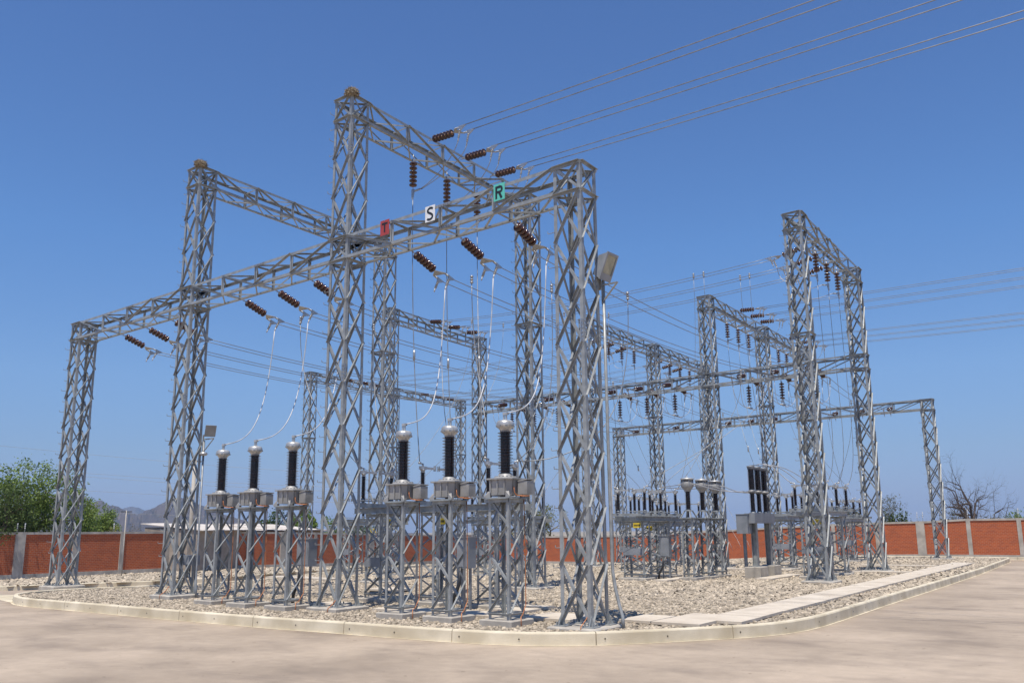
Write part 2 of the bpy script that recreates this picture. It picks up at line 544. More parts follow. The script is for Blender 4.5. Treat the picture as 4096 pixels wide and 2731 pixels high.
def footing(u0, v0, hu, hv, top, label, bevel=0.03, h=0.45):
    """concrete plinth flush in the gravel"""
    m = MB()
    o = W(u0, v0, 0)
    z0 = top - h
    c = [(-hu, -hv), (hu, -hv), (hu, hv), (-hu, hv)]
    def P(a, b, z): return W(u0 + a, v0 + b, z) - o
    low = [P(a, b, z0) for a, b in c]
    mid = [P(a, b, top - bevel) for a, b in c]
    up = [P(a * (1 - bevel / hu), b * (1 - bevel / hv), top) for a, b in c]
    m.add(low + mid + up, [(0, 1, 5, 4), (1, 2, 6, 5), (2, 3, 7, 6), (3, 0, 4, 7), (4, 5, 9, 8), (5, 6, 10, 9), (6, 7, 11, 10), (7, 4, 8, 11), (8, 9, 10, 11)])
    ob = m.build('concrete_plinth', 'concrete', None, o)
    return tag(ob, label, 'plinth', 'concrete plinths under the steelwork', 'thing')

PZ = {'D': -0.075, 'A': 0.04, 'C': -0.03, 'B': 0.0}
def tower(u0, v0, top, label, low=True, high=False, midframe=None, peg_side=(-1, -1), base=None, pegs=True, key=''):
    zb = dip(u0, v0) + PZ.get(key, -0.04) if base is None else base
    o = W(u0, v0, 0)
    t = thing('lattice_tower', o + Vector((0, 0, zb)), label, 'pylon', 'lattice towers of the switchyard')
    sh = Vector((0, 0, zb))
    def corner(su, sv, z):
        w = tw(max(z, 0)) / 2
        return W(u0 + su * w, v0 + sv * w, z) - o - sh
    if top > 12:
        marks = [L2, H2] if not low else [L1, H1, L2, H2]
        if midframe: marks = [midframe, L2, H2]
    else:
        marks = [L1, H1]
    off = top - (H2 if top > 12 else H1)
    marks = [z + off for z in marks]
    levels = [zb + 0.06]
    for mk in marks:
        seg = mk - levels[-1]
        n = max(1, round(seg / 1.18))
        levels += [levels[-1] + seg * (i + 1) / n for i in range(n)]
    lattice(t, corner, levels, 0.092, 0.056, legz=(zb, top + 0.02), rings=marks, cross=marks)
    # base plates with stiffeners and anchor bolts
    for su, sv in ((-1, -1), (1, -1), (1, 1), (-1, 1)):
        m = MB()
        p = corner(su, sv, zb)
        c = p - UD * su * 0.03 - VD * sv * 0.03
        m.obox(c + Vector((0, 0, 0.012)), UD * 0.15, VD * 0.15, (0, 0, 0.012))
        for d in (UD * su, VD * sv):
            q = d.cross(Vector((0, 0, 1)))
            m.add([p + q * 0.006 + Vector((0, 0, .024)), p + q * 0.006 + d * 0.11 + Vector((0, 0, .024)), p + q * 0.006 + Vector((0, 0, .24)),
                   p - q * 0.006 + Vector((0, 0, .024)), p - q * 0.006 + d * 0.11 + Vector((0, 0, .024)), p - q * 0.006 + Vector((0, 0, .24))],
                  [(0, 1, 2), (5, 4, 3), (0, 3, 4, 1), (1, 4, 5, 2), (2, 5, 3, 0)])
        for a, b in ((-1, -1), (1, -1), (1, 1), (-1, 1)):
            m.obox(c + UD * a * 0.1 + VD * b * 0.1 + Vector((0, 0, 0.05)), UD * 0.016, VD * 0.016, (0, 0, 0.035))
        m.build('base_plate', 'steel', t)
    for z in ([5.9 + off] + ([12.6 + off] if top > 12 else [])):
        splice(t, corner, z + 0.35)
    if pegs:
        su, sv = peg_side
        n = int((top - zb - 1.2) / 0.42)
        for i in range(n):
            z = zb + 1.2 + i * 0.42
            p = corner(su, sv, z)
            d = UD * su if i % 2 == 0 else (VD * sv)
            m = MB()
            m.tube([p - d * 0.02, p + d * 0.17, p + d * 0.185 + Vector((0, 0, 0.012)), p + d * 0.185 + Vector((0, 0, 0.06))], 0.009, 6)
            m.build('climbing_peg', 'steel', t)
    return t

def truss(p0, p1, side, zt, zb, panels, label, name='gantry_truss', flip=False, ch=0.085, dg=0.055):
    """box girder between two towers: p0, p1 on the centre line (z ignored), side = unit vector across"""
    p0, p1 = Vector(p0), Vector(p1)
    p0.z = p1.z = 0
    o = p0 + Vector((0, 0, zb))
    t = thing(name, o, label, 'girder', 'lattice girders between the towers')
    ax = (p1 - p0).normalized()
    Lg = (p1 - p0).length
    w = tw(zt) / 2
    def P(s, k, z): return ax * s + side * (k * w) + Vector((0, 0, z - zb))
    e = w + 0.0
    xs = [e + (Lg - 2 * e) * i / panels for i in range(panels + 1)]
    for k in (-1, 1):
        for z, dz in ((zt, -1), (zb, 1)):
            m = MB()
            m.angle(P(-0.25 if z == zt else 0.0, k, z) + side * k * 0.014, P(Lg + (0.25 if z == zt else 0.0), k, z) + side * k * 0.014, Vector((0, 0, dz)), side * -k, ch, 0.009)
            m.build('chord', 'steel', t)
    half = panels / 2
    for k in (-1, 1):
        m = MB()
        out = side * k
        for i in range(panels):
            a, b = xs[i], xs[i + 1]
            down = (i < half) != flip
            if panels % 2 and i == panels // 2:
                down = not flip
            q0 = P(a, k, zt - 0.03 if down else zb + 0.03)
            q1 = P(b, k, zb + 0.03 if down else zt - 0.03)
            axd = (q1 - q0).normalized()
            dn = axd.cross(out)
            if dn.z > 0: dn = -dn
            m.angle(q0 + out * 0.024 - dn * dg * .5, q1 + out * 0.024 - dn * dg * .5, dn, out, dg, 0.006)
        for i in range(1, panels):
            a = xs[i]
            m.angle(P(a - 0.02, k, zb + 0.01) - out * 0.002, P(a - 0.02, k, zt - 0.01) - out * 0.002, -ax, -out, 0.05, 0.006)
            m.angle(P(a + 0.02, k, zb + 0.01) - out * 0.002, P(a + 0.02, k, zt - 0.01) - out * 0.002, ax, -out, 0.05, 0.006)
        m.build('side_lattice', 'steel', t)
    for z, s in ((zt - 0.012, -1), (zb + 0.012, 1)):
        m = MB()
        for i in range(panels):
            a, b = xs[i], xs[i + 1]
            mid = (a + b) / 2
            z1, z2 = Vector((0, 0, 0)), Vector((0, 0, s * 0.012))
            m.angle(P(a, -1, z) + z1, P(mid, 1, z) + z1, ax, (0, 0, s), 0.045, 0.006)
            m.angle(P(mid, 1, z) + z2, P(b, -1, z) + z2, ax, (0, 0, s), 0.045, 0.006)
        for i in range(1, panels):
            m.angle(P(xs[i], -1, z + s * .03), P(xs[i], 1, z + s * .03), ax, (0, 0, s), 0.05, 0.006)
        m.build('plan_lattice', 'steel', t)
    # splice plates with rows of bolts near the middle of the chords
    for k in (-1, 1):
        for z in (zt, zb):
            m = MB()
            c = P(Lg * 0.5 + 0.18, k, z + (-0.045 if z == zt else 0.045)) + side * k * 0.028
            m.obox(c, ax * 0.24, side * 0.004, (0, 0, 0.035))
            for q in range(6):
                m.obox(c + ax * (-0.2 + q * 0.08) + side * k * 0.014, ax * 0.014, side * 0.014, (0, 0, 0.014))
            m.build('splice_plate', 'fitting', t)
    return t

# towers: column k counts from the corner nearest the road junction
TOW = {}
def T(key, u, v, top, label, low, mid=None, base=None, pegs=True):
    TOW[key] = (u, v)
    tower(u, v, top, label, low=low, midframe=mid, base=base, pegs=pegs, key=key)
    zb = dip(u, v) + PZ.get(key, -0.04) if base is None else base
    h = 0.63
    footing(u, v, h, h, zb, PADL[key])
PADL = {
 'A': 'thick square concrete plinth under the short tower at the end of the front row',
 'B': 'concrete plinth under the nest-topped tower beside the smaller trio of current transformers',
 'C': 'concrete plinth under the tallest nest-topped tower, near the kerb',
 'D': 'concrete plinth under the floodlit corner tower, nearest of all to the kerb bend',
 'E': 'concrete plinth under the tall tower behind the smaller transformer trio',
 'F': 'concrete plinth under the tall tower behind the larger transformer trio',
 'H': 'low white-edged plinth under the tall tower between breaker and cable trench',
 'I': 'plinth of the tall tower standing between two side trenches',
 'G': 'plinth of the tall tower behind the bowl-headed current transformers',
 'K': 'plinth of the tall tower behind the circuit breaker columns',
 'K2': 'plinth of the rear tall tower hidden behind the tower beside the breaker',
 'Lz': 'plinth of the hidden tall tower straight behind the floodlit corner tower',
 'L': 'plinth of the tall tower behind the wide disconnector frame',
 'L2': 'plinth of the rearmost tall tower, third row from the end',
 'N0': 'plinth of the mid-yard tower just behind the tallest front tower',
 'N': 'plinth of the tower at the blind end of the middle low girder',
 'Mm': 'plinth of the short tower at the blind end of the rearmost girder',
 'J': 'thin plinth of the lone short tower before the back wall',
 'P': 'plinth of the far tower seen against the old brick wall',
 'Q': 'plinth of the middle tower of the far gantry',
 'O': 'plinth of the last tower of the far gantry'}
vE = 9.84
T('A', -3 * B, 0, H1, 'short lattice tower at the outer end of the front girder, before the long brick wall', True)
T('B', -2 * B, 0, H2, 'tall lattice tower topped by a straw nest, second tallest in the front row', True)
T('C', -B, 0, H2, 'tallest lattice tower in view, straw nest on its top, mid front row', True)
T('D', 0, 0, H1, 'short corner lattice tower with a big floodlight and conduit on its leg', True)
T('E', -2 * B, vE, H2, 'tall lattice tower with waist frame right behind the nest-topped front towers', False, L1)
T('F', -B, vE, H2, 'tall lattice tower with waist frame behind the teal R board', False, L1)
T('H', 0, 18.63, H2, 'tall lattice tower beside the cable trench carrying the nearer end of the side girder', False, L1)
T('I', 0, 28.47, H2, 'tall lattice tower at the farther end of the side girder, where the middle girder ends', True)
T('G', -B, 28.47, H2, 'tall lattice tower crossed by the middle girder, behind the bowl-headed transformers', True)
T('K', -B, 38.1, H2, 'tall lattice tower behind the circuit breaker under the middle of a two-span high girder', False, L1)
T('K2', -B, 47.6, H2, 'rear tall lattice tower ending the two-span high girder, mostly hidden', True, pegs=False)
T('Lz', -2 * B, 28.47, H2, 'tall lattice tower hidden straight behind the floodlit corner tower', True)
T('L', -2 * B, 38.1, H2, 'tall lattice tower behind the wide disconnector frame, third high girder over it', False, L1)
T('L2', -2 * B, 47.6, H2, 'rearmost tall lattice tower at the far end of the third high girder', True, pegs=False)
T('N0', -3 * B, 18.63, H2, 'tall lattice tower with waist frame seen through the tallest front tower', False, L1)
T('N', -25.1, 28.2, H2, 'tall lattice tower where the middle low girder begins, behind the transformer trio', True)
T('Mm', -3 * B, 47.6, H1, 'short rear lattice tower at the blind end of the rearmost low girder', True)
T('J', 0, 47.6, H1, 'lone short lattice tower before the bright brick wall and bare tree', True)
PB = -0.5
UP_ = -41.8
T('P', UP_, 27.0, 14.15, 'far lattice tower nearest the old brick wall, waist frame half way up', False, L1, base=PB)
T('Q', UP_, 36.8, 14.15, 'far lattice tower in the middle of the two-span far gantry', False, L1, base=PB, pegs=False)
T('O', UP_, 46.5, 14.15, 'far lattice tower closing the two-span far gantry', False, L1, base=PB)

def TR(a, b, hi, panels, label, flip=False, zt=None):
    pa, pb = W(*TOW[a]), W(*TOW[b])
    ud = abs(TOW[a][0] - TOW[b][0]) > abs(TOW[a][1] - TOW[b][1])
    z1, z0 = (H2, L2) if hi else (H1, L1)
    if zt: z0, z1 = zt - (H2 - L2), zt
    truss(pa, pb, VD if ud else -UD, z1, z0, panels, label, flip=flip)
TR('A', 'B', 0, 4, 'outer third of the front low girder, from the short end tower to the first nest')
TR('B', 'C', 0, 4, 'middle third of the front low girder, between the two nest-topped towers')
TR('C', 'D', 0, 4, 'nearest third of the front low girder, carrying the T, S and R boards')
TR('B', 'E', 1, 5, 'high girder running back from the smaller nest, no insulators on it')
TR('C', 'F', 1, 5, 'high girder running back from the larger nest with three dark strings hanging')
TR('H', 'I', 1, 5, 'high side girder with three hanging strings beside the cable trench')
TR('G', 'K', 1, 5, 'nearer span of the high girder behind the bowl-headed transformers')
TR('K', 'K2', 1, 5, 'farther span of the high girder behind the circuit breaker')
TR('Lz', 'L', 1, 5, 'nearer span of the high girder that comes out behind the floodlight')
TR('L', 'L2', 1, 5, 'farther span of the high girder behind the wide disconnector frame')
TR('N0', 'N', 1, 5, 'high girder seen under the S and T boards with three strings pulling sideways')
TR('N', 'Lz', 0, 4, 'first span of the middle low girder, partly behind the transformer tops')
TR('Lz', 'G', 0, 4, 'second span of the middle low girder, strings hanging below it')
TR('G', 'I', 0, 4, 'third span of the middle low girder, reaching the side girder tower')
TR('Mm', 'L2', 0, 4, 'first span of the rearmost low girder from its blind end')
TR('L2', 'K2', 0, 4, 'second span of the rearmost low girder, behind the breaker')
TR('K2', 'J', 0, 4, 'last span of the rearmost low girder, ending at the lone short tower')
TR('P', 'Q', 1, 5, 'nearer span of the far gantry girder above the old brick wall', zt=14.15)
TR('Q', 'O', 1, 5, 'farther span of the far gantry girder', zt=14.15)

# nests on two tower tops
def nest(u, v, z, r, label, seed):
    q = random.Random(seed)
    m = MB()
    vs, seg, rings = [], 18, 9
    for i in range(rings + 1):
        ph = math.pi * i / rings
        for k in range(seg):
            a = 2 * math.pi * k / seg
            rr = r * (0.9 + 0.2 * q.random())
            zz = math.cos(ph) * r * 0.72
            if zz < 0: zz *= 0.7
            vs.append((rr * math.sin(ph) * math.cos(a), rr * math.sin(ph) * math.sin(a), zz + r * 0.45))
    m.add(vs, [(i * seg + k, i * seg + (k + 1) % seg, (i + 1) * seg + (k + 1) % seg, (i + 1) * seg + k) for i in range(rings) for k in range(seg)])
    for i in range(700):
        a, ph = q.uniform(0, 6.283), math.acos(q.uniform(-0.75, 1))
        n = Vector((math.sin(ph) * math.cos(a), math.sin(ph) * math.sin(a), math.cos(ph) * 0.72))
        c = n * r * 1.0 + Vector((0, 0, r * 0.45))
        t = Vector((q.uniform(-1, 1), q.uniform(-1, 1), q.uniform(-.5, .5)))
        t = (t - n * t.dot(n) * 0.75).normalized() * q.uniform(0.05, 0.12)
        s = n.cross(t).normalized() * 0.007
        m.add([c - t - s, c - t + s, c + t + s + n * .02, c + t - s + n * .02], [(0, 1, 2, 3)])
    o = m.build('bird_nest', 'nest', None, W(u, v, z))
    tag(o, label, 'nest', 'nests on the tower tops', 'thing')
nest(-B + 0.33, -0.33, H2 - 0.02, 0.17, 'ragged straw bird nest on the top corner of the tallest tower', 3)
nest(-2 * B + 0.33, -0.33, H2 - 0.02, 0.18, 'rounded straw bird nest on top of the second tallest front tower', 5)

# ------------------------------------------------------------------ ground, road, gravel, kerbs
def sheet(name, mat, zf, us, vs):
    m = MB()
    pts = [W(u, v, zf(u, v)) for v in vs for u in us]
    n = len(us)
    m.add(pts, [(j * n + i, j * n + i + 1, (j + 1) * n + i + 1, (j + 1) * n + i) for j in range(len(vs) - 1) for i in range(n - 1)])
    m.smooth = True
    o = m.build(name, mat)
    return tag(o, kind='structure')
def lin(a, b, n): return [a + (b - a) * i / n for i in range(n + 1)]
sheet('ground', 'dirt', lambda u, v: -0.75 + dip(u, v) * 1.0 - 0.35 * sstep((-28 - u) / 14),
      [-7000, -4000, -1500, -500, -200, -100, -60] + lin(-46, 10, 28) + [40, 100, 200, 500, 1500, 4000, 7000],
      [-7000, -3000, -800, -200, -60] + lin(-40, 64, 40) + [100, 150, 250, 500, 1500, 4000, 7000])
RZ = -0.33
sheet('road', 'road', lambda u, v: RZ + dip(u, v), lin(-33.5, 60, 40), lin(-60, 55.3, 60))

INNER_ = [(-25.45, -0.9), (-24.75, -1.75), (-23.85, -2.17), (-22.8, -2.5), (-21.45, -2.62), (-19.85, -2.57), (-16.58, -2.45), (-13.17, -2.36), (-9.82, -2.19), (-8.28, -2.11),
         (-6.52, -1.9), (-4.6, -1.77), (-2.99, -1.60), (-1.8, -1.42), (-0.86, -1.10), (-0.2, -0.7), (0.43, -0.17), (1.24, 0.82), (1.93, 1.81), (2.42, 2.5), (2.84, 3.21), (3.17, 4.05), (3.37, 5.0), (3.47, 6.2),
         (3.49, 7.77), (3.49, 11.87), (3.51, 15.81), (3.56, 19.69), (3.6, 23.65), (3.64, 35.5), (3.66, 50.0), (3.55, 51.3), (3.0, 52.0), (0.7, 52.2), (-26.5, 52.2), (-28, 51),
         (-27.8, 30), (-27.3, 24), (-25.2, 14), (-23.9, 8.8), (-24.2, 5.7), (-24.7, 4.17), (-25.6, 1.46), (-25.75, 0.2)]
INNER = [(9.86 + (a - 9.86) * 0.9517, -16.48 + (b + 16.48) * 0.9517) if v_ else (a, b) for a, b, v_ in [(a, b, b < 45 and not (a < -25 and b > 12)) for a, b in INNER_]]
def resample(poly, step, closed=True):
    pts = [Vector((*p, 0)) for p in poly]
    if closed: pts.append(pts[0])
    out = []
    for a, b in zip(pts, pts[1:]):
        n = max(1, int((b - a).length / step))
        out += [a + (b - a) * i / n for i in range(n)]
    if not closed: out.append(pts[-1])
    return out
def kerb_line(path, label, name='kerb', wid=0.16, joint=3.1, first=0.6, closed=True, height=0.34, holes=True, rise=0.055):
    """cast kerb as separate lengths with open joints, outer edge on the path"""
    pts = resample(path, 0.4, closed)
    if closed: pts.append(pts[0])
    P3 = [W(p.x, p.y, gz(p.x, p.y) + rise) for p in pts]
    n = len(P3)
    nor = []
    for i in range(n):
        t = P3[min(i + 1, n - 1)] - P3[max(i - 1, 0)]
        if closed and i in (0, n - 1): t = P3[1] - P3[n - 2]
        t.z = 0
        t.normalize()
        nor.append(Vector((-t.y, t.x, 0)))          # towards the inside of the loop
    lens = [0]
    for a, b in zip(P3, P3[1:]): lens.append(lens[-1] + (b - a).length)
    def at(s):
        s = min(max(s, 0), lens[-1] - 1e-6)
        i = max(k for k in range(n) if lens[k] <= s) if s > 0 else 0
        i = min(i, n - 2)
        f = (s - lens[i]) / max(1e-9, lens[i + 1] - lens[i])
        return P3[i].lerp(P3[i + 1], f), nor[i].lerp(nor[i + 1], f).normalized(), i
    cuts, s = [0], first
    while s < lens[-1] - 0.8:
        cuts.append(s)
        s += joint
    cuts.append(lens[-1])
    prof = [(0.0, -height), (0.012, -0.03), (0.028, -0.004), (0.045, 0.004), (wid - 0.02, 0.004), (wid, -0.012), (wid, -height)]
    for a, b in zip(cuts, cuts[1:]):
        k = max(1, int((b - a) / 0.4))
        m = MB()
        ss = [a + 0.009 + (b - a - 0.018) * i / k for i in range(k + 1)]
        vs = []
        for x in ss:
            p, nn, _ = at(x)
            vs += [p + nn * q + Vector((0, 0, h)) for q, h in prof]
        q = len(prof)
        m.add(vs, [(i * q + j + 1, i * q + j, (i + 1) * q + j, (i + 1) * q + j + 1) for i in range(k) for j in range(q - 1)] + [tuple(range(q)), tuple(range((k + 1) * q - 1, k * q - 1, -1))])
        if holes:
            m.cur = 1
            for fr in (0.06, 0.5):
                p, nn, _ = at(a + (b - a) * fr)
                tx = nn.cross(Vector((0, 0, 1)))
                c = p - nn * 0.001 + Vector((0, 0, -0.13))
                m.add([c + tx * (0.017 * math.cos(i * .785)) + Vector((0, 0, 0.017 * math.sin(i * .785))) for i in range(8)], [tuple(range(8))])
        o = m.build('kerb', ['kerb', 'dark'])
        tag(o, kind='structure')
    # dark joint filler behind the gaps
    return at, lens[-1]
kerb_line(INNER, '')
OUTER = [(-33.2, -6), (-29.75, -0.23), (-28.3, 2.5), (-27.2, 5.4), (-26.8, 9), (-28.0, 14), (-30.4, 24), (-31.0, 53.0), (-30.4, 54.2), (-29, 54.5), (40, 54.5)]
kerb_line(OUTER, '', closed=False, joint=4, holes=False, rise=0.0)
# concrete gutter lip in front of the kerb
def ribbon(name, path, mat, off0, off1, zf, closed=True):
    pts = resample(path, 0.5, closed)
    if closed: pts.append(pts[0])
    P3 = [W(p.x, p.y, 0) for p in pts]
    n = len(P3)
    vs = []
    for i in range(n):
        t = P3[min(i + 1, n - 1)] - P3[max(i - 1, 0)]
        t.normalize()
        q = Vector((-t.y, t.x, 0))
        for of in (off0, off1):
            p = P3[i] + q * of
            vs.append(Vector((p.x, p.y, zf(pts[i].x, pts[i].y))))
    m = MB()
    m.add(vs, [(2 * i, 2 * i + 2, 2 * i + 3, 2 * i + 1) for i in range(n - 1)])
    return tag(m.build(name, mat), kind='structure')
ribbon('gutter', INNER, 'kerb', -0.05, 0.05, lambda u, v: RZ + dip(u, v) + 0.006)
m = MB()
m.add([W(-25.7, -0.3, RZ + .008), W(-27.0, -1.6, RZ + .008), W(-25.7, -2.3, RZ + .008), W(-23.7, -2.6, RZ + .008), W(-22.0, -2.9, RZ + .008), W(-21.2, -2.7, RZ + .008), W(-23.8, -2.2, RZ + .008), W(-25.3, -1.1, RZ + .008)], [tuple(range(8))])
tag(m.build('gutter', 'kerb'), kind='structure')

def poly_grid(name, mat, inside, us, vs, zf):
    m = MB()
    idx = {}
    pts, fs = [], []
    def vid(i, j):
        if (i, j) not in idx:
            idx[(i, j)] = len(pts)
            pts.append(W(us[i], vs[j], zf(us[i], vs[j])))
        return idx[(i, j)]
    for j in range(len(vs) - 1):
        for i in range(len(us) - 1):
            if inside((us[i] + us[i + 1]) / 2, (vs[j] + vs[j + 1]) / 2):
                fs.append((vid(i, j), vid(i + 1, j), vid(i + 1, j + 1), vid(i, j + 1)))
    m.add(pts, fs)
    return tag(m.build(name, mat), kind='structure')
def in_poly(u, v, poly):
    c = False
    n = len(poly)
    for i in range(n):
        (a, b), (x, y) = poly[i], poly[i - 1]
        if (b > v) != (y > v) and u < (x - a) * (v - b) / (y - b) + a:
            c = not c
    return c
# gravel bed of the yard: its outline follows the inside of the kerb
bm = bmesh.new()
ring = []
pts = resample(INNER, 1.2)
for i, p in enumerate(pts):
    a, b = pts[i - 1], pts[(i + 1) % len(pts)]
    t = (W(b.x, b.y) - W(a.x, a.y)).normalized()
    q = W(p.x, p.y) + Vector((-t.y, t.x, 0)) * 0.08
    ring.append(bm.verts.new((q.x, q.y, 0)))
fc = bm.faces.new(ring)
bmesh.ops.triangulate(bm, faces=[fc])
for k in range(3):
    bmesh.ops.subdivide_edges(bm, edges=[e for e in bm.edges if e.calc_length() > 3], cuts=1)
bmesh.ops.triangulate(bm, faces=bm.faces[:])
for vt in bm.verts:
    u, v = vt.co.x + SK * vt.co.y, vt.co.y
    vt.co.z = gz(u, v) - 0.03
if sum(f.normal.z for f in bm.faces) < 0:
    bmesh.ops.reverse_faces(bm, faces=bm.faces[:])
me = bpy.data.meshes.new('gravel_bed')
bm.to_mesh(me)
bm.free()
me.materials.append(M['gravel'])
o = bpy.data.objects.new('gravel_ground', me)
scene.collection.objects.link(o)
tag(o, kind='structure')
STRIP = [(-50, -6)] + [(a, b) for a, b in OUTER[:7]] + [(-31.0, 53.0), (-30.4, 54.2), (-29, 54.5), (40, 54.5), (40, 57), (-50, 57)]
poly_grid('gravel_ground', 'gravel', lambda u, v: in_poly(u, v, STRIP), lin(-46, 40, 172), lin(-8, 57, 130), lambda u, v: gz(u, v) - 0.02)

# loose pebbles over the bed, dense near the road
def pebbles(n, region, size, seed, poly, name='gravel', far=False, keep=None):
    g = np.random.default_rng(seed)
    u = g.uniform(region[0], region[1], n)
    v = g.uniform(region[2], region[3], n)
    ok = np.array([in_poly(a, b, poly) for a, b in zip(u, v)])
    if keep is not None:
        ok &= keep(u, v, g)
    u, v = u[ok], v[ok]
    n = len(u)
    if far:
        bv = np.array([(1, 0, 0), (-1, 0, 0), (0, 1, 0), (0, -1, 0), (0, 0, 1), (0, 0, -.4)], float)
        bf = np.array([(0, 2, 4), (2, 1, 4), (1, 3, 4), (3, 0, 4)])
    else:
        t = (1 + 5 ** .5) / 2
        bv = np.array([(-1, t, 0), (1, t, 0), (-1, -t, 0), (1, -t, 0), (0, -1, t), (0, 1, t), (0, -1, -t), (0, 1, -t), (t, 0, -1), (t, 0, 1), (-t, 0, -1), (-t, 0, 1)], float) / 1.9
        bf = np.array([(0, 11, 5), (0, 5, 1), (0, 1, 7), (0, 7, 10), (0, 10, 11), (1, 5, 9), (5, 11, 4), (11, 10, 2), (10, 7, 6), (7, 1, 8), (3, 9, 4), (3, 4, 2), (3, 2, 6), (3, 6, 8), (3, 8, 9), (4, 9, 5), (2, 4, 11), (6, 2, 10), (8, 6, 7), (9, 8, 1)])
    nv, nf = len(bv), len(bf)
    sc = g.uniform(size[0], size[1], n) ** 1.0
    dims = np.stack([sc * g.uniform(0.8, 1.35, n), sc * g.uniform(0.6, 1.0, n), sc * g.uniform(0.4, 0.75, n)], 1)
    an = g.uniform(0, 2 * np.pi, n)
    tl = g.normal(0, 0.3, n)
    P = bv[None] * (1 + g.normal(0, 0.12, (n, nv, 1))) * dims[:, None, :]
    x, z = P[..., 0].copy(), P[..., 2].copy()
    P[..., 0] = x * np.cos(tl)[:, None] - z * np.sin(tl)[:, None]
    P[..., 2] = x * np.sin(tl)[:, None] + z * np.cos(tl)[:, None]
    x, y = P[..., 0].copy(), P[..., 1].copy()
    P[..., 0] = x * np.cos(an)[:, None] - y * np.sin(an)[:, None]
    P[..., 1] = x * np.sin(an)[:, None] + y * np.cos(an)[:, None]
    zz = np.array([gz(a, b) for a, b in zip(u, v)]) - 0.03 + dims[:, 2] * g.uniform(-0.1, 0.9, n)
    P[..., 0] += (u - SK * v)[:, None]
    P[..., 1] += v[:, None]
    P[..., 2] += zz[:, None]
    me = bpy.data.meshes.new('pebbles')
    F = (bf[None] + (np.arange(n) * nv)[:, None, None]).reshape(-1)
    me.vertices.add(n * nv)
    me.vertices.foreach_set('co', P.reshape(-1))
    me.loops.add(len(F))
    me.loops.foreach_set('vertex_index', F.astype(np.int32))
    me.polygons.add(n * nf)
    me.polygons.foreach_set('loop_start', np.arange(0, n * nf * 3, 3, dtype=np.int32))
    me.polygons.foreach_set('loop_total', np.full(n * nf, 3, dtype=np.int32))
    me.update(calc_edges=True)
    me.materials.append(M['pebble'])
    o = bpy.data.objects.new(name, me)
    scene.collection.objects.link(o)
    tag(o, kind='stuff')
BED = [(a + (0.12 if a < -20 else -0.12 if a > 0 else 0), b + (0.16 if b < 2 else 0)) for a, b in INNER]
pebbles(95000, (-26, 3.6, -2.6, 9), (0.028, 0.062), 1, BED, keep=lambda u, v, g: g.random(len(u)) < np.where(u < -14, 0.75, 1.0))
pebbles(52000, (-25, 3.6, 9, 24), (0.045, 0.085), 2, BED, far=True)
pebbles(26000, (-27, 3.6, 24, 52), (0.06, 0.11), 3, BED, far=True)
pebbles(16000, (-44, -26, -5, 30), (0.06, 0.12), 4, STRIP, far=True)

# ------------------------------------------------------------------ cable trench covers
def covers(u0, u1, v0, v1, along, label, z=-0.055, slab=0.55, th=0.06, wall=True):
    """a run of concrete cover slabs on a low trench; each slab is a part"""
    o = W((u0 + u1) / 2, (v0 + v1) / 2, 0)
    zb = dip((u0 + u1) / 2, (v0 + v1) / 2)
    t = thing('cable_trench', o, label, 'trench', 'cable trenches with concrete covers')
    L = (u1 - u0) if along == 'u' else (v1 - v0)
    n = max(1, int(L / slab))
    q = random.Random(int(abs(u0 * 100 + v0 * 10)))
    for i in range(n):
        a, b = L * i / n + 0.004, L * (i + 1) / n - 0.004
        e = q.uniform(-0.012, 0.012)
        dz = q.uniform(-0.004, 0.004) + zb
        m = MB()
        if along == 'u':
            c = [(u0 + a, v0 + e), (u0 + b, v0 + e), (u0 + b, v1 + e), (u0 + a, v1 + e)]
        else:
            c = [(u0 + e, v0 + a), (u1 + e, v0 + a), (u1 + e, v0 + b), (u0 + e, v0 + b)]
        m.hexa([W(x, y, z - th + dz) - o for x, y in c] + [W(x, y, z + dz) - o for x, y in c])
        m.build('cover_slab', 'concrete_light', t)
    if wall:
        m = MB()
        k = 0.09
        c = [(u0 + k, v0 + k), (u1 - k, v0 + k), (u1 - k, v1 - k), (u0 + k, v1 - k)]
        m.hexa([W(x, y, -0.45 + zb) - o for x, y in c] + [W(x, y, z - th - 0.012 + zb) - o for x, y in c])
        m.build('trench_wall', 'trench', t)
    return t
covers(1.62, 2.72, 3.75, 40.6, 'v', 'long straight run of pale cover slabs beside the curb, leading to the back')
covers(0.12, 0.95, 1.34, 2.75, 'u', 'short step of pale cover slabs between corner tower plinth and the long run', slab=0.42)
covers(0.96, 2.72, 2.35, 3.74, 'v', 'wide pale corner slab block where the cable runs meet at the kerb', slab=0.7)
covers(0.96, 2.15, 1.36, 2.34, 'u', 'small pale slab patch of the trench corner nearest the kerb bend', slab=0.6)
covers(-2.25, -0.80, 0.62, 2.0, 'u', 'pale cover slabs between the corner tower and the nearest current transformer', slab=0.72)
covers(-4.6, -2.4, 0.3, 1.25, 'u', 'cover slabs behind the larger current transformer trio, partly shaded', slab=0.6)
covers(-7.0, -4.75, 0.2, 1.1, 'u', 'cover slabs beside the tallest tower, behind the leftmost big transformer', slab=0.6)
covers(-9.9, -9.0, 0.4, 1.3, 'u', 'short slab piece just behind the plinth of the tallest tower', slab=0.6)
covers(-4.1, -3.0, 1.9, 2.7, 'u', 'loose pair of cover slabs in the gravel behind the big transformers', slab=0.7)
covers(-4.3, -3.1, 3.0, 3.55, 'u', 'narrow row of cover slabs half buried in gravel before the waist-framed tower', slab=0.7)
covers(-6.2, -5.55, 16.0, 18.6, 'v', 'cover slabs between the wide disconnector frame and the bowl-headed transformers', slab=0.6)
covers(-2.95, -2.2, 19.2, 23.5, 'v', 'cover slabs running back past the two grey breaker pedestals', slab=0.6)
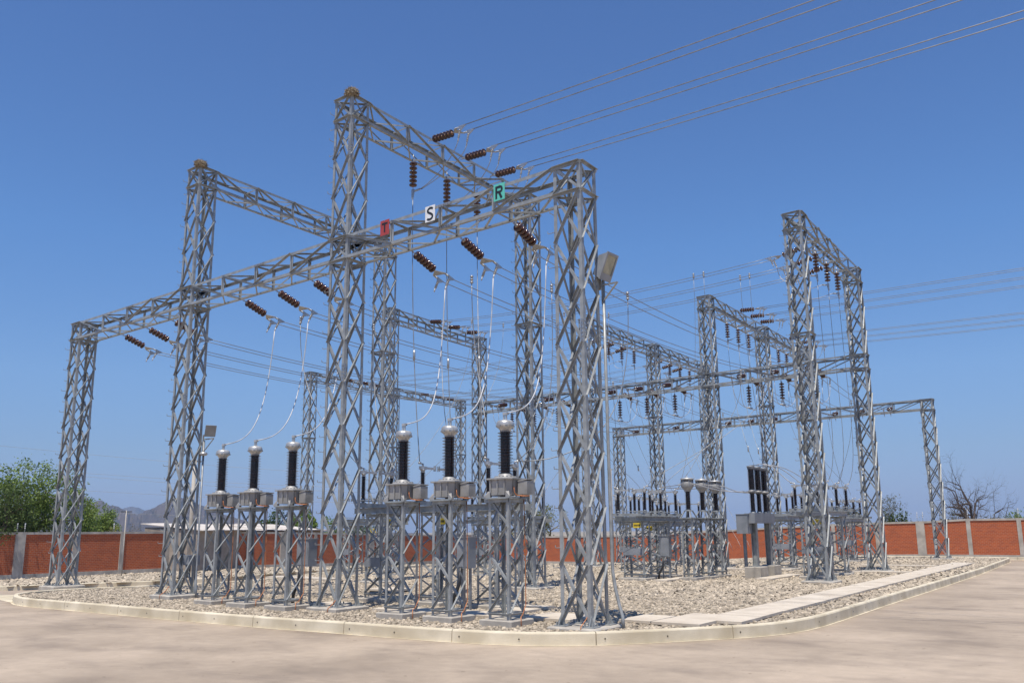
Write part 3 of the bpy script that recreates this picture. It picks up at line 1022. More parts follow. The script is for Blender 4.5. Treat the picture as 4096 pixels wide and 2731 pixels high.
covers(-1.0, 1.58, 27.2, 28.0, 'u', 'side branch of cover slabs just before the far end of the side girder', slab=0.6)
covers(-2.4, 1.58, 35.0, 35.8, 'u', 'farther side branch of cover slabs, parallel to the nearer one', slab=0.6)
covers(-9.5, -4.0, 27.0, 27.9, 'u', 'distant cover slabs under the middle girder behind the breaker', slab=0.6)
covers(-24.0, -19.5, 9.6, 10.5, 'u', 'far cover slabs across the gravel behind the front towers', slab=0.6)
covers(-12.4, -11.1, 5.2, 6.3, 'u', 'raised slab block behind the tallest tower', z=0.0, slab=0.7)

# ------------------------------------------------------------------ boundary walls
def brick_wall(name, pts, zb, zt, label, wide, thin, nsign):
    """pts: straight wall from a to b (world xy); wide / thin: distances of posts from a"""
    a, b = pts
    ax = (b - a)
    Lw = ax.length
    ax.normalize()
    n = Vector((-ax.y, ax.x, 0)) * nsign            # towards the yard
    t = thing('brick_wall', a + Vector((0, 0, zb(0))), label, 'wall')
    o = a + Vector((0, 0, zb(0)))
    posts = sorted([(d, 0.30) for d in wide] + [(d, 0.14) for d in thin])
    def P(s, off, z): return a + ax * s + n * off + Vector((0, 0, z)) - o
    edges = [0] + [d for d, _ in posts] + [Lw]
    hw = [0] + [w for _, w in posts] + [0]
    for i in range(len(edges) - 1):
        s0, s1 = edges[i] + hw[i] , edges[i + 1] - hw[i + 1]
        if s1 - s0 < 0.2: continue
        me = bpy.data.meshes.new('brick_panel')
        c = [P(s0, 0, zb(s0) + 0.28), P(s1, 0, zb(s1) + 0.28), P(s1, 0, zt(s1) - 0.14), P(s0, 0, zt(s0) - 0.14)]
        if nsign > 0:
            pass
        back = [p - n * 0.15 for p in c]
        me.from_pydata([tuple(p) for p in c + back], [], [(0, 1, 2, 3), (7, 6, 5, 4), (3, 2, 6, 7)])
        uvl = me.uv_layers.new(name='UVMap')
        hh = [zb(s0) + 0.28, zb(s1) + 0.28, zt(s1) - 0.14, zt(s0) - 0.14]
        co = {0: (s0, hh[0]), 1: (s1, hh[1]), 2: (s1, hh[2]), 3: (s0, hh[3])}
        for lp in me.loops:
            uvl.data[lp.index].uv = co[lp.vertex_index % 4]
        me.materials.append(M['brick'])
        ob = bpy.data.objects.new('brick_panel', me)
        scene.collection.objects.link(ob)
        ob.parent = t
        for nm, z0, z1, of, mt in (('plinth_beam', lambda s: zb(s) - 0.3, lambda s: zb(s) + 0.28, 0.05, 'concrete'), ('coping', lambda s: zt(s) - 0.14, zt, 0.045, 'concrete')):
            m = MB()
            q = [P(s0, -0.16, z0(s0)), P(s1, -0.16, z0(s1)), P(s1, of, z0(s1)), P(s0, of, z0(s0)), P(s0, -0.16, z1(s0)), P(s1, -0.16, z1(s1)), P(s1, of, z1(s1)), P(s0, of, z1(s0))]
            m.hexa(q)
            m.build(nm, mt, t)
    for d, w in posts:
        m = MB()
        c = P(d, -0.05, (zb(d) - 0.3 + zt(d) + 0.012) / 2)
        m.obox(c, ax * w, n * (0.13 if w > 0.2 else 0.115), (0, 0, (zt(d) + 0.012 - zb(d) + 0.3) / 2))
        if w > 0.2:
            m.obox(c + n * 0.0 - ax * 0.0, ax * 0.012, n * 0.124, (0, 0, (zt(d) - zb(d) + 0.28) / 2))
        m.build('wall_post', 'concrete', t)
    return P, o
LWU, BWV = -44.5, 55.5
aL, bL = W(LWU, -12), W(LWU, BWV)
LK = VLEN
wideL = [(v + 12) * LK for v in (-3.4, 6.7, 16.68, 27.0, 37, 47)]
thinL = [(v + 12) * LK for v in (-0.1, 3.3, 10.11, 13.3, 20.2, 23.6, 30.4, 33.7, 40.3, 43.6, 50.3, 53)]
def zbL(s):
    v = s / LK - 12
    return -0.57 - 0.5 * sstep((v - 15) / 40)
brick_wall('brick_wall', (aL, bL), zbL, lambda s: zbL(s) + 2.68, 'long shaded dark red brick wall with concrete posts at the end of the road', wideL, thinL, -1)
aB, bB = W(LWU + 0.4, BWV), W(45, BWV)
def zbB(s):
    u = s + LWU
    return -0.30 - 0.95 * sstep((-2 - u) / 32)
wideB = [u - LWU - .4 for u in (-32.3, -22.4, -12.5, -2.57, 7.2, 17, 27)]
thinB = [u - LWU - .4 for u in (-38.9, -35.6, -29, -25.7, -19.1, -15.8, -9.1, -5.74, 0.73, 4.0, 10.5, 13.8)]
def ztB(s):
    u = s + LWU
    return zbB(s) + 2.66 + (0.13 if u > -2.6 else 0)
brick_wall('brick_wall', (aB, bB), zbB, ztB, 'sunlit orange brick wall with pale posts along the back of the yard', wideB, thinB, -1)
# electric-fence rods on the wall posts
def rod(p, lean, label, h=0.5):
    t = thing('fence_rod', p, label, 'rod', 'insulated rods on top of the walls')
    m = MB()
    m.tube([(0, 0, -0.02), (0, 0, 0.12), Vector(lean) * h * 0.5 + Vector((0, 0, h * 0.6)), Vector(lean) * h + Vector((0, 0, h))], 0.016, 6)
    m.build('rod', 'steel', t)
    for f in (0.35, 0.6, 0.85, 1.0):
        m = MB()
        m.lathe([(0.0, -0.03), (0.035, -0.03), (0.035, 0.03), (0.0, 0.03)], 8, 'z', Vector(lean) * h * f + Vector((0, 0, h * (0.2 + f * 0.8))), caps=False)
        m.build('insulator_knob', 'white', t)
for v in (6.5, 6.95, 16.68, 17.0):
    rod(W(LWU - 0.05, v, zbL((v + 12) * LK) + 2.69), (-0.25, 0.1, 0), 'leaning insulated rod on the shaded wall, one of a pair over a wide post')
rod(W(LWU - 0.05, 12.7, zbL((24.7) * LK) + 2.69), (-0.25, 0.1, 0), 'single leaning insulated rod on the shaded wall')
for u in (-2.75, -2.35):
    rod(W(u, BWV + 0.05, ztB(u - LWU - .4) + 0.02), (0, 0.12, 0), 'upright insulated rod on the sunlit wall, one of a pair over a wide post', 0.62)
for u, lb in ((0.73, 'insulated rod on the sunlit wall in front of the bare tree trunk'), (4.0, 'insulated rod on the sunlit wall at the end beyond the bare tree'), (-7.2, 'insulated rod on the sunlit wall beside the side girder tower')):
    rod(W(u, BWV + 0.05, ztB(u - LWU - .4) + 0.02), (0, 0.12, 0), lb, 0.62)

# ------------------------------------------------------------------ insulator strings
DISC = [(0.020, 0.146), (0.045, 0.144), (0.050, 0.122), (0.042, 0.112), (0.060, 0.106), (0.100, 0.098), (0.122, 0.086), (0.130, 0.066), (0.127, 0.046), (0.116, 0.036), (0.098, 0.034), (0.095, 0.050), (0.075, 0.050), (0.072, 0.030), (0.050, 0.034), (0.040, 0.010), (0.030, 0.0)]
def disc_mesh(o=0.0):
    m = MB()
    m.smooth = True
    # porcelain shell, then neck and cap, all one disc
    m.lathe(DISC[4:15], 20, caps=False)
    m.cur = 1
    m.lathe([(0.060, 0.106), (0.052, 0.118), (0.048, 0.124)], 14, caps=False)
    m.lathe([(0.056, 0.030), (0.040, 0.012), (0.034, 0.0), (0.0, 0.0)], 14, caps=False)
    m.cur = 2
    m.lathe([(0.047, 0.124), (0.044, 0.142), (0.022, 0.148), (0.0, 0.148)], 12, caps=False)
    return m.mesh('disc', ['porcelain', 'porcelain_neck', 'fitting'])
DISC_ME = disc_mesh()
def child(name, me, parent, mat):
    o = bpy.data.objects.new(name, me)
    scene.collection.objects.link(o)
    o.parent = parent
    o.matrix_parent_inverse = Matrix.Identity(4)
    o.matrix_local = mat
    return o
def wavy(m, p0, p1, r, n, pitch=0.03):   # clamp body with a row of bolts
    p0, p1 = Vector(p0), Vector(p1)
    m.tube([p0, p1], r * 0.55, 8)
    ax = (p1 - p0).normalized()
    for i in range(n):
        c = p0.lerp(p1, (i + 0.5) / n)
        m.lathe([(r, -pitch * .3), (r * 1.05, 0), (r, pitch * .3)], 8, 'z', (0, 0, 0))
        k = len(m.v) - 24
        rot = Vector((0, 0, 1)).rotation_difference(ax).to_matrix()
        for j in range(24):
            m.v[k + j] = tuple(rot @ Vector(m.v[k + j]) + c)
TW2 = 0.2                              # half spacing of the twin conductors
def tension_proto():
    """pulls along +X, hangs from the origin; twin clamps at the end"""
    t = thing('insulator_string', (0, 0, 0), 'x', 'insulator')
    m = MB()
    m.smooth = True
    for i in range(3):
        a = math.pi / 2 * (i % 2)
        c = Vector((0.05 + i * 0.075, 0, 0))
        s = Vector((0, math.cos(a), math.sin(a)))
        m.tube([c + Vector((0.052 * math.cos(q), 0, 0)) + s * 0.026 * math.sin(q) for q in [k * math.pi / 5 for k in range(11)]], 0.009, 5)
    m.build('shackle', 'fitting', t)
    rot = Matrix.Rotation(R(90), 4, 'Y')
    for i in range(6):
        child('disc', DISC_ME, t, Matrix.Translation((0.26 + i * 0.146 + 0.146, 0, 0)) @ Matrix.Rotation(R(-90), 4, 'Y'))
    x = 0.26 + 6 * 0.146 + 0.02
    m = MB()
    m.tube([(x - 0.03, 0, 0), (x + 0.06, 0, 0)], 0.016, 6)
    m.add([(x + .05, -.03, -.008), (x + .25, -.23, -.008), (x + .29, -.23, -.008), (x + .29, .23, -.008), (x + .25, .23, -.008), (x + .05, .03, -.008),
           (x + .05, -.03, .008), (x + .25, -.23, .008), (x + .29, -.23, .008), (x + .29, .23, .008), (x + .25, .23, .008), (x + .05, .03, .008)],
          [(5, 4, 3, 2, 1, 0), (6, 7, 8, 9, 10, 11)] + [(i, (i + 1) % 6, (i + 1) % 6 + 6, i + 6) for i in range(6)])
    m.build('yoke_plate', 'fitting', t)
    for s in (-1, 1):
        m = MB()
        m.smooth = True
        y = s * TW2
        wavy(m, (x + .27, y, 0), (x + .42, y, 0), 0.03, 3)
        m.smooth = False
        m.add([(x + .42, y - .014, .05), (x + .72, y - .014, .055), (x + .72, y - .014, .02), (x + .52, y - .014, -.11), (x + .46, y - .014, -.11),
               (x + .42, y + .014, .05), (x + .72, y + .014, .055), (x + .72, y + .014, .02), (x + .52, y + .014, -.11), (x + .46, y + .014, -.11)],
              [(4, 3, 2, 1, 0), (5, 6, 7, 8, 9)] + [(i, (i + 1) % 5, (i + 1) % 5 + 5, i + 5) for i in range(5)])
        m.smooth = True
        wavy(m, (x + .49, y, -.08), (x + .44, y, -.34), 0.038, 5)
        m.cur = 1
        m.tube([(x + .44, y, -.34), (x + .425, y, -.46)], 0.02, 8)
        m.build('tension_clamp', ['fitting', 'wire_bright'], t)
    return t
TEND = 0.26 + 6 * 0.146 + 0.02 + 0.72      # where the wire leaves
TDROP = Vector((0.26 + 6 * 0.146 + 0.02 + 0.425, 0, -0.46))
def susp_proto(plate=False):
    t = thing('insulator_string', (0, 0, 0), 'x', 'insulator')
    m = MB()
    m.smooth = True
    m.tube([(0, 0, 0.06), (0, 0, -0.18)], 0.012, 6)
    m.lathe([(0.0, -0.12), (0.03, -0.14), (0.05, -0.2), (0.05, -0.235), (0.0, -0.24)], 12, caps=False)
    m.build('hanger', 'fitting', t)
    for i in range(6):
        child('disc', DISC_ME, t, Matrix.Translation((0, 0, -0.2 - (i + 1) * 0.146)))
    z = -0.2 - 6 * 0.146
    m = MB()
    if not plate:
        m.tube([(0, 0, z + 0.02), (0, 0, z - 0.1)], 0.014, 6)
        m.add([(-.05, -.012, z - .08), (.05, -.012, z - .08), (.05, -.012, z - .22), (.0, -.012, z - .46), (-.05, -.012, z - .40),
               (-.05, .012, z - .08), (.05, .012, z - .08), (.05, .012, z - .22), (.0, .012, z - .46), (-.05, .012, z - .40)],
              [(4, 3, 2, 1, 0), (5, 6, 7, 8, 9)] + [(i, (i + 1) % 5, (i + 1) % 5 + 5, i + 5) for i in range(5)])
        m.smooth = True
        wavy(m, (.05, 0, z - .15), (.27, 0, z - .10), 0.036, 5)
        m.build('drop_clamp', 'fitting', t)
    else:
        m.add([(-.05, -.012, z + .02), (.05, -.012, z + .02), (.24, -.012, z - .1), (.24, -.012, z - .15), (-.24, -.012, z - .15), (-.24, -.012, z - .1),
               (-.05, .012, z + .02), (.05, .012, z + .02), (.24, .012, z - .1), (.24, .012, z - .15), (-.24, .012, z - .15), (-.24, .012, z - .1)],
              [(5, 4, 3, 2, 1, 0), (6, 7, 8, 9, 10, 11)] + [(i, (i + 1) % 6, (i + 1) % 6 + 6, i + 6) for i in range(6)])
        m.build('yoke_plate', 'fitting', t)
        for s in (-1, 1):
            m = MB()
            m.smooth = True
            m.tube([(s * .2, 0, z - .13), (s * .2, 0, z - .24)], 0.014, 6)
            wavy(m, (s * .2, -.09, z - .29), (s * .2, .09, z - .29), 0.045, 3, .05)
            m.build('cable_clamp', 'fitting', t)
    return t
P_T, P_S, P_Y = tension_proto(), susp_proto(), susp_proto(True)
U_T, U_S, U_Y = [False], [False], [False]
def hang_t(p, d, label, group):
    """tension string from p, pulling along d; returns the two wire ends and the drop point"""
    d = Vector(d).normalized()
    y = Vector((0, 0, 1)).cross(d).normalized()
    z = d.cross(y)
    f = frame(p, d, y, z)
    place(P_T, U_T, f, label, 'insulator', group)
    return [f @ Vector((TEND - 0.01, s * TW2, 0.035)) for s in (-1, 1)], [f @ Vector((TDROP.x, s * TW2, TDROP.z)) for s in (-1, 1)]
def hang_s(p, rot, label, group, plate=False):
    f = Matrix.Translation(Vector(p)) @ Matrix.Rotation(rot, 4, 'Z')
    place(P_Y if plate else P_S, U_Y if plate else U_S, f, label, 'insulator', group)
    return f

# ------------------------------------------------------------------ conductors
def cable(name, pts, r, label, group=None, mat='wire', cat='wire', seg=6):
    pts = [Vector(p) for p in pts]
    o = pts[0].copy()
    m = MB()
    m.smooth = True
    m.tube([p - o for p in pts], r, seg)
    ob = m.build(name, mat, None, o)
    return tag(ob, label, cat, group, 'thing')
def sag(a, b, s, n=14):
    return [a.lerp(b, i / n) - Vector((0, 0, 4 * s * (i / n) * (1 - i / n))) for i in range(n + 1)]
def bez(p0, p1, p2, p3, n=16):
    o = []
    for i in range(n + 1):
        t = i / n
        o.append(p0 * (1 - t) ** 3 + p1 * 3 * t * (1 - t) ** 2 + p2 * 3 * t * t * (1 - t) + p3 * t ** 3)
    return o
WR = 0.013
PH = [-B / 2 + 1.85, -B / 2, -B / 2 - 1.85]        # R, S, T places in a bay
ORD = ['first', 'second', 'third']
BAYN = ['nearest', 'middle', 'outer']
GT = 'brown tension insulator strings'
GS = 'brown hanging insulator strings'
def spread_v(c): return [c - 1.85, c, c + 1.85]
DROPS = {}
# low level bus: front girder -> middle girder -> rearmost girder
for bay in range(3):
    for k in range(3):
        u = PH[k] - B * bay
        sgn = 'RST'[k]
        z0 = 9.66
        where = f'{BAYN[bay]} front girder ' + ('below the %s board' % sgn if bay == 0 else 'bay, %s from its nearer tower' % ORD[k])
        w1, d1 = hang_t(W(u, 0.38, z0), VD * math.cos(R(17)) + Vector((0, 0, -math.sin(R(17)))), f'glossy brown string of the {where}', GT)
        DROPS[(bay, k)] = d1
        vv = 28.47 if not (bay == 2) else 28.3
        w2, d2 = hang_t(W(u, vv - 0.38, 9.9), -VD * math.cos(R(10)) + Vector((0, 0, -math.sin(R(10)))), f'ribbed string on the near side of the middle girder, {BAYN[bay]} bay, {ORD[k]} place', GT)
        w2 = w2[::-1]
        for a, b, nm in zip(w1, w2, ('one', 'other')):
            cable('conductor', sag(a, b, 0.42, 18), WR, f'twin bus wire of the {where}', f'twin bus of bay {bay} phase {sgn}')
        # jumper under the middle girder
        f = hang_s(W(u, vv, 9.57), VANG + R(90), f'hanging string below the middle girder, {BAYN[bay]} bay, {ORD[k]} from the nearer tower', GS, True)
        w3, d3 = hang_t(W(u, vv + 0.38, 9.9), VD * math.cos(R(10)) + Vector((0, 0, -math.sin(R(10)))), f'string on the far side of the middle girder, {BAYN[bay]} bay, {ORD[k]} from the nearer tower', GT)
        yk = f @ Vector((0, 0, -0.2 - 6 * .146 - .29))
        for i, s in enumerate((-1, 1)):
            a, b = d2[::-1][i], d3[i]
            q = yk + UD * s * 0.0 + (f.to_3x3() @ Vector((s * .2, 0, 0)))
            pts = bez(a, a + Vector((0, 0, -0.9)), q - VD * 0.9 - Vector((0, 0, .12)), q, 12) + bez(q, q + VD * 0.9 - Vector((0, 0, .12)), b + Vector((0, 0, -0.9)), b, 12)[1:]
            cable('jumper_loop', pts, 0.013, f'pale loop of cable under the middle girder, {BAYN[bay]} bay, {ORD[k]} phase', f'jumper loops of bay {bay} phase {sgn}', 'wire_bright')
        w4, d4 = hang_t(W(u, 47.6 - 0.38, 9.85), -VD * math.cos(R(9)) + Vector((0, 0, -math.sin(R(9)))), f'string on the rearmost girder, {BAYN[bay]} bay, {ORD[k]} from the lone short tower side', GT)
        for a, b in zip(w3, w4[::-1]):
            cable('conductor', sag(a, b, 0.4), WR, f'thin bus wire between middle and rearmost girder, {BAYN[bay]} bay, {ORD[k]} phase', f'rear twin bus of bay {bay} phase {sgn}')

# incoming line: from the high girder over the corner to a tower out of sight
for k, v in enumerate((3.2, 5.0, 6.82)):
    p = W(-B + 0.39, v, 14.5)
    far = W(62, v, 14.6)
    nm = ('highest', 'middle', 'lowest')[k]
    w, d_ = hang_t(p, UD * math.cos(R(3)) - Vector((0, 0, math.sin(R(3)))), f'black string pulling the {nm} of three line pairs off the high girder', GT)
    for i, a in enumerate(w):
        e = far + VD * ((-1, 1)[i] * 0.2)
        cable('line_conductor', sag(a, e, .62, 30), 0.016, f'one of the twin line wires crossing the sky, {nm} of the three pairs', f'twin line wires of pair {k}')
    # jumpers down to the hanging strings
    vs = (2.9, 4.7, 6.48)[k]
    f = hang_s(W(-B, vs, 13.98), R(20), f'black six-disc string hanging from the high girder beside the {"TSR"[k]} board, {ORD[k]} from the nest', GS)
    z = -0.2 - 6 * .146
    tip = f @ Vector((.27, 0, z - .10))
    for i, a in enumerate(d_):
        q = tip + Vector((0.0, 0, 0)) + VD * (i * 0.04)
        cable('jumper', bez(a, a + Vector((-.25, 0, -0.55)), q + (f.to_3x3() @ Vector((.5, 0, .25))), q, 14), 0.012, f'jumper wire curving under the girder to the {ORD[k]} hanging string from the nest', f'jumpers of the line, phase {k}')
    DROPS[('CF', k)] = f @ Vector((0, 0, z - .45))
# upper cross bus from the mid-yard girder to the side girder
for k, v in enumerate(spread_v(23.5)):
    w1, d1 = hang_t(W(-3 * B + .39, v, 14.45), UD * math.cos(R(8)) - Vector((0, 0, math.sin(R(8)))), f'string on the mid-yard girder, {ORD[k]} of three pulling towards the side girder', GT)
    w2, d2 = hang_t(W(-.39, v, 14.2), -UD * math.cos(R(9)) - Vector((0, 0, math.sin(R(9)))), f'stubby string on the side girder, {ORD[k]} of three pulling back across the yard', GT)
    for a, b in zip(w1, w2[::-1]):
        cable('conductor', sag(a, b, 0.35, 18), WR, f'upper cross wire over the yard to the side girder, {ORD[k]} pair', f'upper cross bus phase {k}')
    f = hang_s(W(0.0, v - .05, 13.98), R(180), f'dark six-disc string hanging under the side girder, {ORD[k]} of three', GS)
    z = -0.2 - 6 * .146
    tip = f @ Vector((.27, 0, z - .10))
    for a in d2[:1]:
        cable('jumper', bez(a, a + Vector((0.1, 0, -0.9)), tip - UD * .9 - Vector((0, 0, .15)), tip, 14), 0.016, f'white jumper tube sweeping to the {ORD[k]} string under the side girder', None, 'wire_bright')
    DROPS[('HI', k)] = f @ Vector((0, 0, z - .45))
# outgoing lines to the side, and their hanging strings
for span, c in (('nearer', 33.6), ('farther', 43.3)):
    for k, v in enumerate((c - 1.85, c, c + 1.85)):
        p = W(-B + .39, v + .6, 14.6)
        w, d_ = hang_t(p, UD * math.cos(R(4)) - Vector((0, 0, math.sin(R(4)))), f'string pulling outwards from the {span} span over the breaker, {ORD[k]} of three', GT)
        for i, a in enumerate(w):
            e = W(80, v + .6, 15.2) + VD * ((-1, 1)[i] * 0.2)
            cable('line_conductor', sag(a, e, .75 if span == 'nearer' else 1.1, 26), WR, f'thin line wire leaving the {span} span over the breaker, {ORD[k]} pair', f'outgoing twin wires {span} {k}')
        f = hang_s(W(-B, v - .05, 13.98), R(20), f'six-disc string hanging from the {span} span over the breaker, {ORD[k]} of three', GS)
        z = -0.2 - 6 * .146
        tip = f @ Vector((.27, 0, z - .10))
        for a in d_[:1]:
            cable('jumper', bez(a, a + Vector((-.2, 0, -0.6)), tip + UD * .5 + Vector((0, 0, .25)), tip, 12), 0.012, f'jumper wire to the {ORD[k]} hanging string of the {span} span over the breaker')
        DROPS[('GK' + span, k)] = f @ Vector((0, 0, z - .45))
# far gantry -> third high girder
for span, c, cf in (('nearer', 33.3, 32.0), ('farther', 42.9, 41.7)):
    for k in range(3):
        v, vf = c - 1.85 + 1.85 * k, cf - 1.85 + 1.85 * k
        w1, _ = hang_t(W(UP_ + .39, vf, 13.95), UD * math.cos(R(8)) - Vector((0, 0, math.sin(R(8)))), f'tiny string on the far gantry, {span} span, {ORD[k]} of three', GT)
        w2, d2 = hang_t(W(-2 * B - .39, v, 14.1), -UD * math.cos(R(9)) - Vector((0, 0, math.sin(R(9)))), f'slanting string on the third high girder, {span} span, {ORD[k]} of three', GT)
        for a, b in zip(w1, w2[::-1]):
            cable('conductor', sag(a, b, 0.35), WR * .9, f'faint wire from the far gantry to the third high girder, {span} span, {ORD[k]} pair', f'far bus {span} {k}')
        f = hang_s(W(-2 * B, v - .1, 13.98), R(180), f'six-disc string hanging from the third high girder, {span} span, {ORD[k]} of three', GS)
        z = -0.2 - 6 * .146
        tip = f @ Vector((.27, 0, z - .10))
        for a in d2[:1]:
            cable('jumper', bez(a, a + Vector((0.1, 0, -0.8)), tip - UD * .8 - Vector((0, 0, .1)), tip, 12), 0.014, f'white jumper to the {ORD[k]} hanging string of the third high girder, {span} span', None, 'wire_bright')
        DROPS[('L' + span, k)] = f @ Vector((0, 0, z - .45))

# ------------------------------------------------------------------ phase boards on the front girder
def stroke(m, pts, w, t=0.003, y=0.0):
    """flat painted stroke in the x-z plane, facing -y"""
    pts = [Vector((p[0], 0, p[1])) for p in pts]
    L, Rr = [], []
    for i, p in enumerate(pts):
        d = (pts[min(i + 1, len(pts) - 1)] - pts[max(i - 1, 0)]).normalized()
        n = Vector((-d.z, 0, d.x)) * w / 2
        L.append(p + n)
        Rr.append(p - n)
    vs = [Vector((q.x, y - t, q.z)) for q in L + Rr]
    k = len(pts)
    m.add(vs, [(i, i + 1, k + i + 1, k + i) for i in range(k - 1)])
def board(u, z, mat, letter, label):
    o = W(u, -TW / 2 - 0.035, z)
    t = thing('phase_board', o, label, 'sign', 'lettered phase boards on the front girder')
    m = MB()
    m.obox((0, 0, 0), (0.18, 0, 0), (0, 0.0035, 0), (0, 0, 0.217))
    m.build('board_plate', mat, t)
    m = MB()
    if letter == 'T':
        stroke(m, [(-.115, .115), (.115, .115)], 0.055, y=-.0045)
        stroke(m, [(0, .10), (-.005, -.13)], 0.055, y=-.0055)
    elif letter == 'S':
        pts = [(.10, .115), (.06, .145), (.0, .15), (-.06, .13), (-.085, .09), (-.07, .05), (-.02, .02), (.04, -.015), (.085, -.055), (.085, -.11), (.05, -.145), (-.01, -.16), (-.07, -.15), (-.10, -.125)]
        sm = [pts[0]]
        for i in range(len(pts) - 1):
            p0, p1, p2, p3 = pts[max(i - 1, 0)], pts[i], pts[i + 1], pts[min(i + 2, len(pts) - 1)]
            for q in (0.25, 0.5, 0.75, 1):
                sm.append(tuple(0.5 * (2 * p1[c] + (p2[c] - p0[c]) * q + (2 * p0[c] - 5 * p1[c] + 4 * p2[c] - p3[c]) * q * q + (3 * p1[c] - p0[c] - 3 * p2[c] + p3[c]) * q ** 3) for c in (0, 1)))
        stroke(m, sm, 0.06, y=-.0045)
    else:
        stroke(m, [(-.09, .16), (-.09, -.17)], 0.06, y=-.0045)
        stroke(m, [(-.07, .13), (.04, .13), (.075, .115), (.09, .085), (.09, .045), (.075, .015), (.04, 0), (-.07, 0)], 0.06, y=-.0055)
        stroke(m, [(.0, -.005), (.085, -.17)], 0.062, y=-.0065)
    m.build('letter', 'ink', t)
    m = MB()
    m.lathe([(0.0, -.012), (0.012, -.012), (0.012, 0), (0, 0)], 8, 'z', (0, 0, 0), caps=False)
    m.v = [(p[0], p[2] - .004, p[1] + .185) for p in m.v]
    m.build('bolt', 'fitting', t)
    return t
board(-6.19, 10.115, 'red', 'T', 'small red board with black T on the front girder')
board(-4.43, 10.10, 'white', 'S', 'small white board with black S on the front girder')
board(-2.03, 10.09, 'teal', 'R', 'small teal board with black R on the front girder, nearest the corner tower')

# ------------------------------------------------------------------ equipment stands and apparatus
def stand(u0, v0, wu, wv, top, label, n=4, plate=0.03, legw=0.075, zig=True, panel=None, base_z=0.0, name='equipment_stand', group='lattice equipment stands'):
    o = W(u0, v0, base_z)
    t = thing(name, o, label, 'stand', group)
    def corner(su, sv, z):
        return UD * (su * wu / 2) + VD * (sv * wv / 2) + Vector((0, 0, z))
    h = top - base_z - plate
    lev = [0.14 + (h - 0.14) * i / n for i in range(n + 1)]
    lattice(t, corner, lev, legw, 0.048, zig=zig, legz=(0.0, h), rings=(0.14,), ring_w=0.05)
    m = MB()
    for (a, b) in FACES:
        A, Bq = corner(*a, h - 0.0), corner(*b, h - 0.0)
        out = (Bq - A).normalized().cross(Vector((0, 0, 1))).normalized()
        m.angle(A + out * 0.012, Bq + out * 0.012, (0, 0, -1), out, 0.085, 0.008)
    m.build('top_frame', 'steel', t)
    if plate:
        m = MB()
        m.obox((0, 0, h + plate / 2), UD * (wu / 2 + 0.05), VD * (wv / 2 + 0.05), (0, 0, plate / 2))
        m.build('top_plate', 'steel', t)
    if panel:
        m = MB()
        m.obox(VD * (-wv / 2 - 0.03) + Vector((0, 0, panel)), UD * (wu / 2), VD * 0.01, (0, 0, 0.14))
        m.build('cover_panel', 'grey_box', t)
    return t
def shed_prof(z0, z1, core, big, small, n):
    pr = [(core, z0)]
    p = (z1 - z0) / n
    for i in range(n):
        a = z0 + p * i
        pr += [(core, a + p * .10), (small, a + p * .18), (small, a + p * .22), (core, a + p * .36), (core, a + p * .55), (big, a + p * .66), (big, a + p * .71), (core, a + p * .88)]
    pr.append((core, z1))
    return pr
def column(parent, z0, z1, core, big, small, n, o=(0, 0, 0), name='porcelain_column', seg=22):
    m = MB()
    m.smooth = False
    m.lathe(shed_prof(z0, z1, core, big, small, n), seg, 'z', o, caps=False)
    return m.build(name, 'shed', parent)

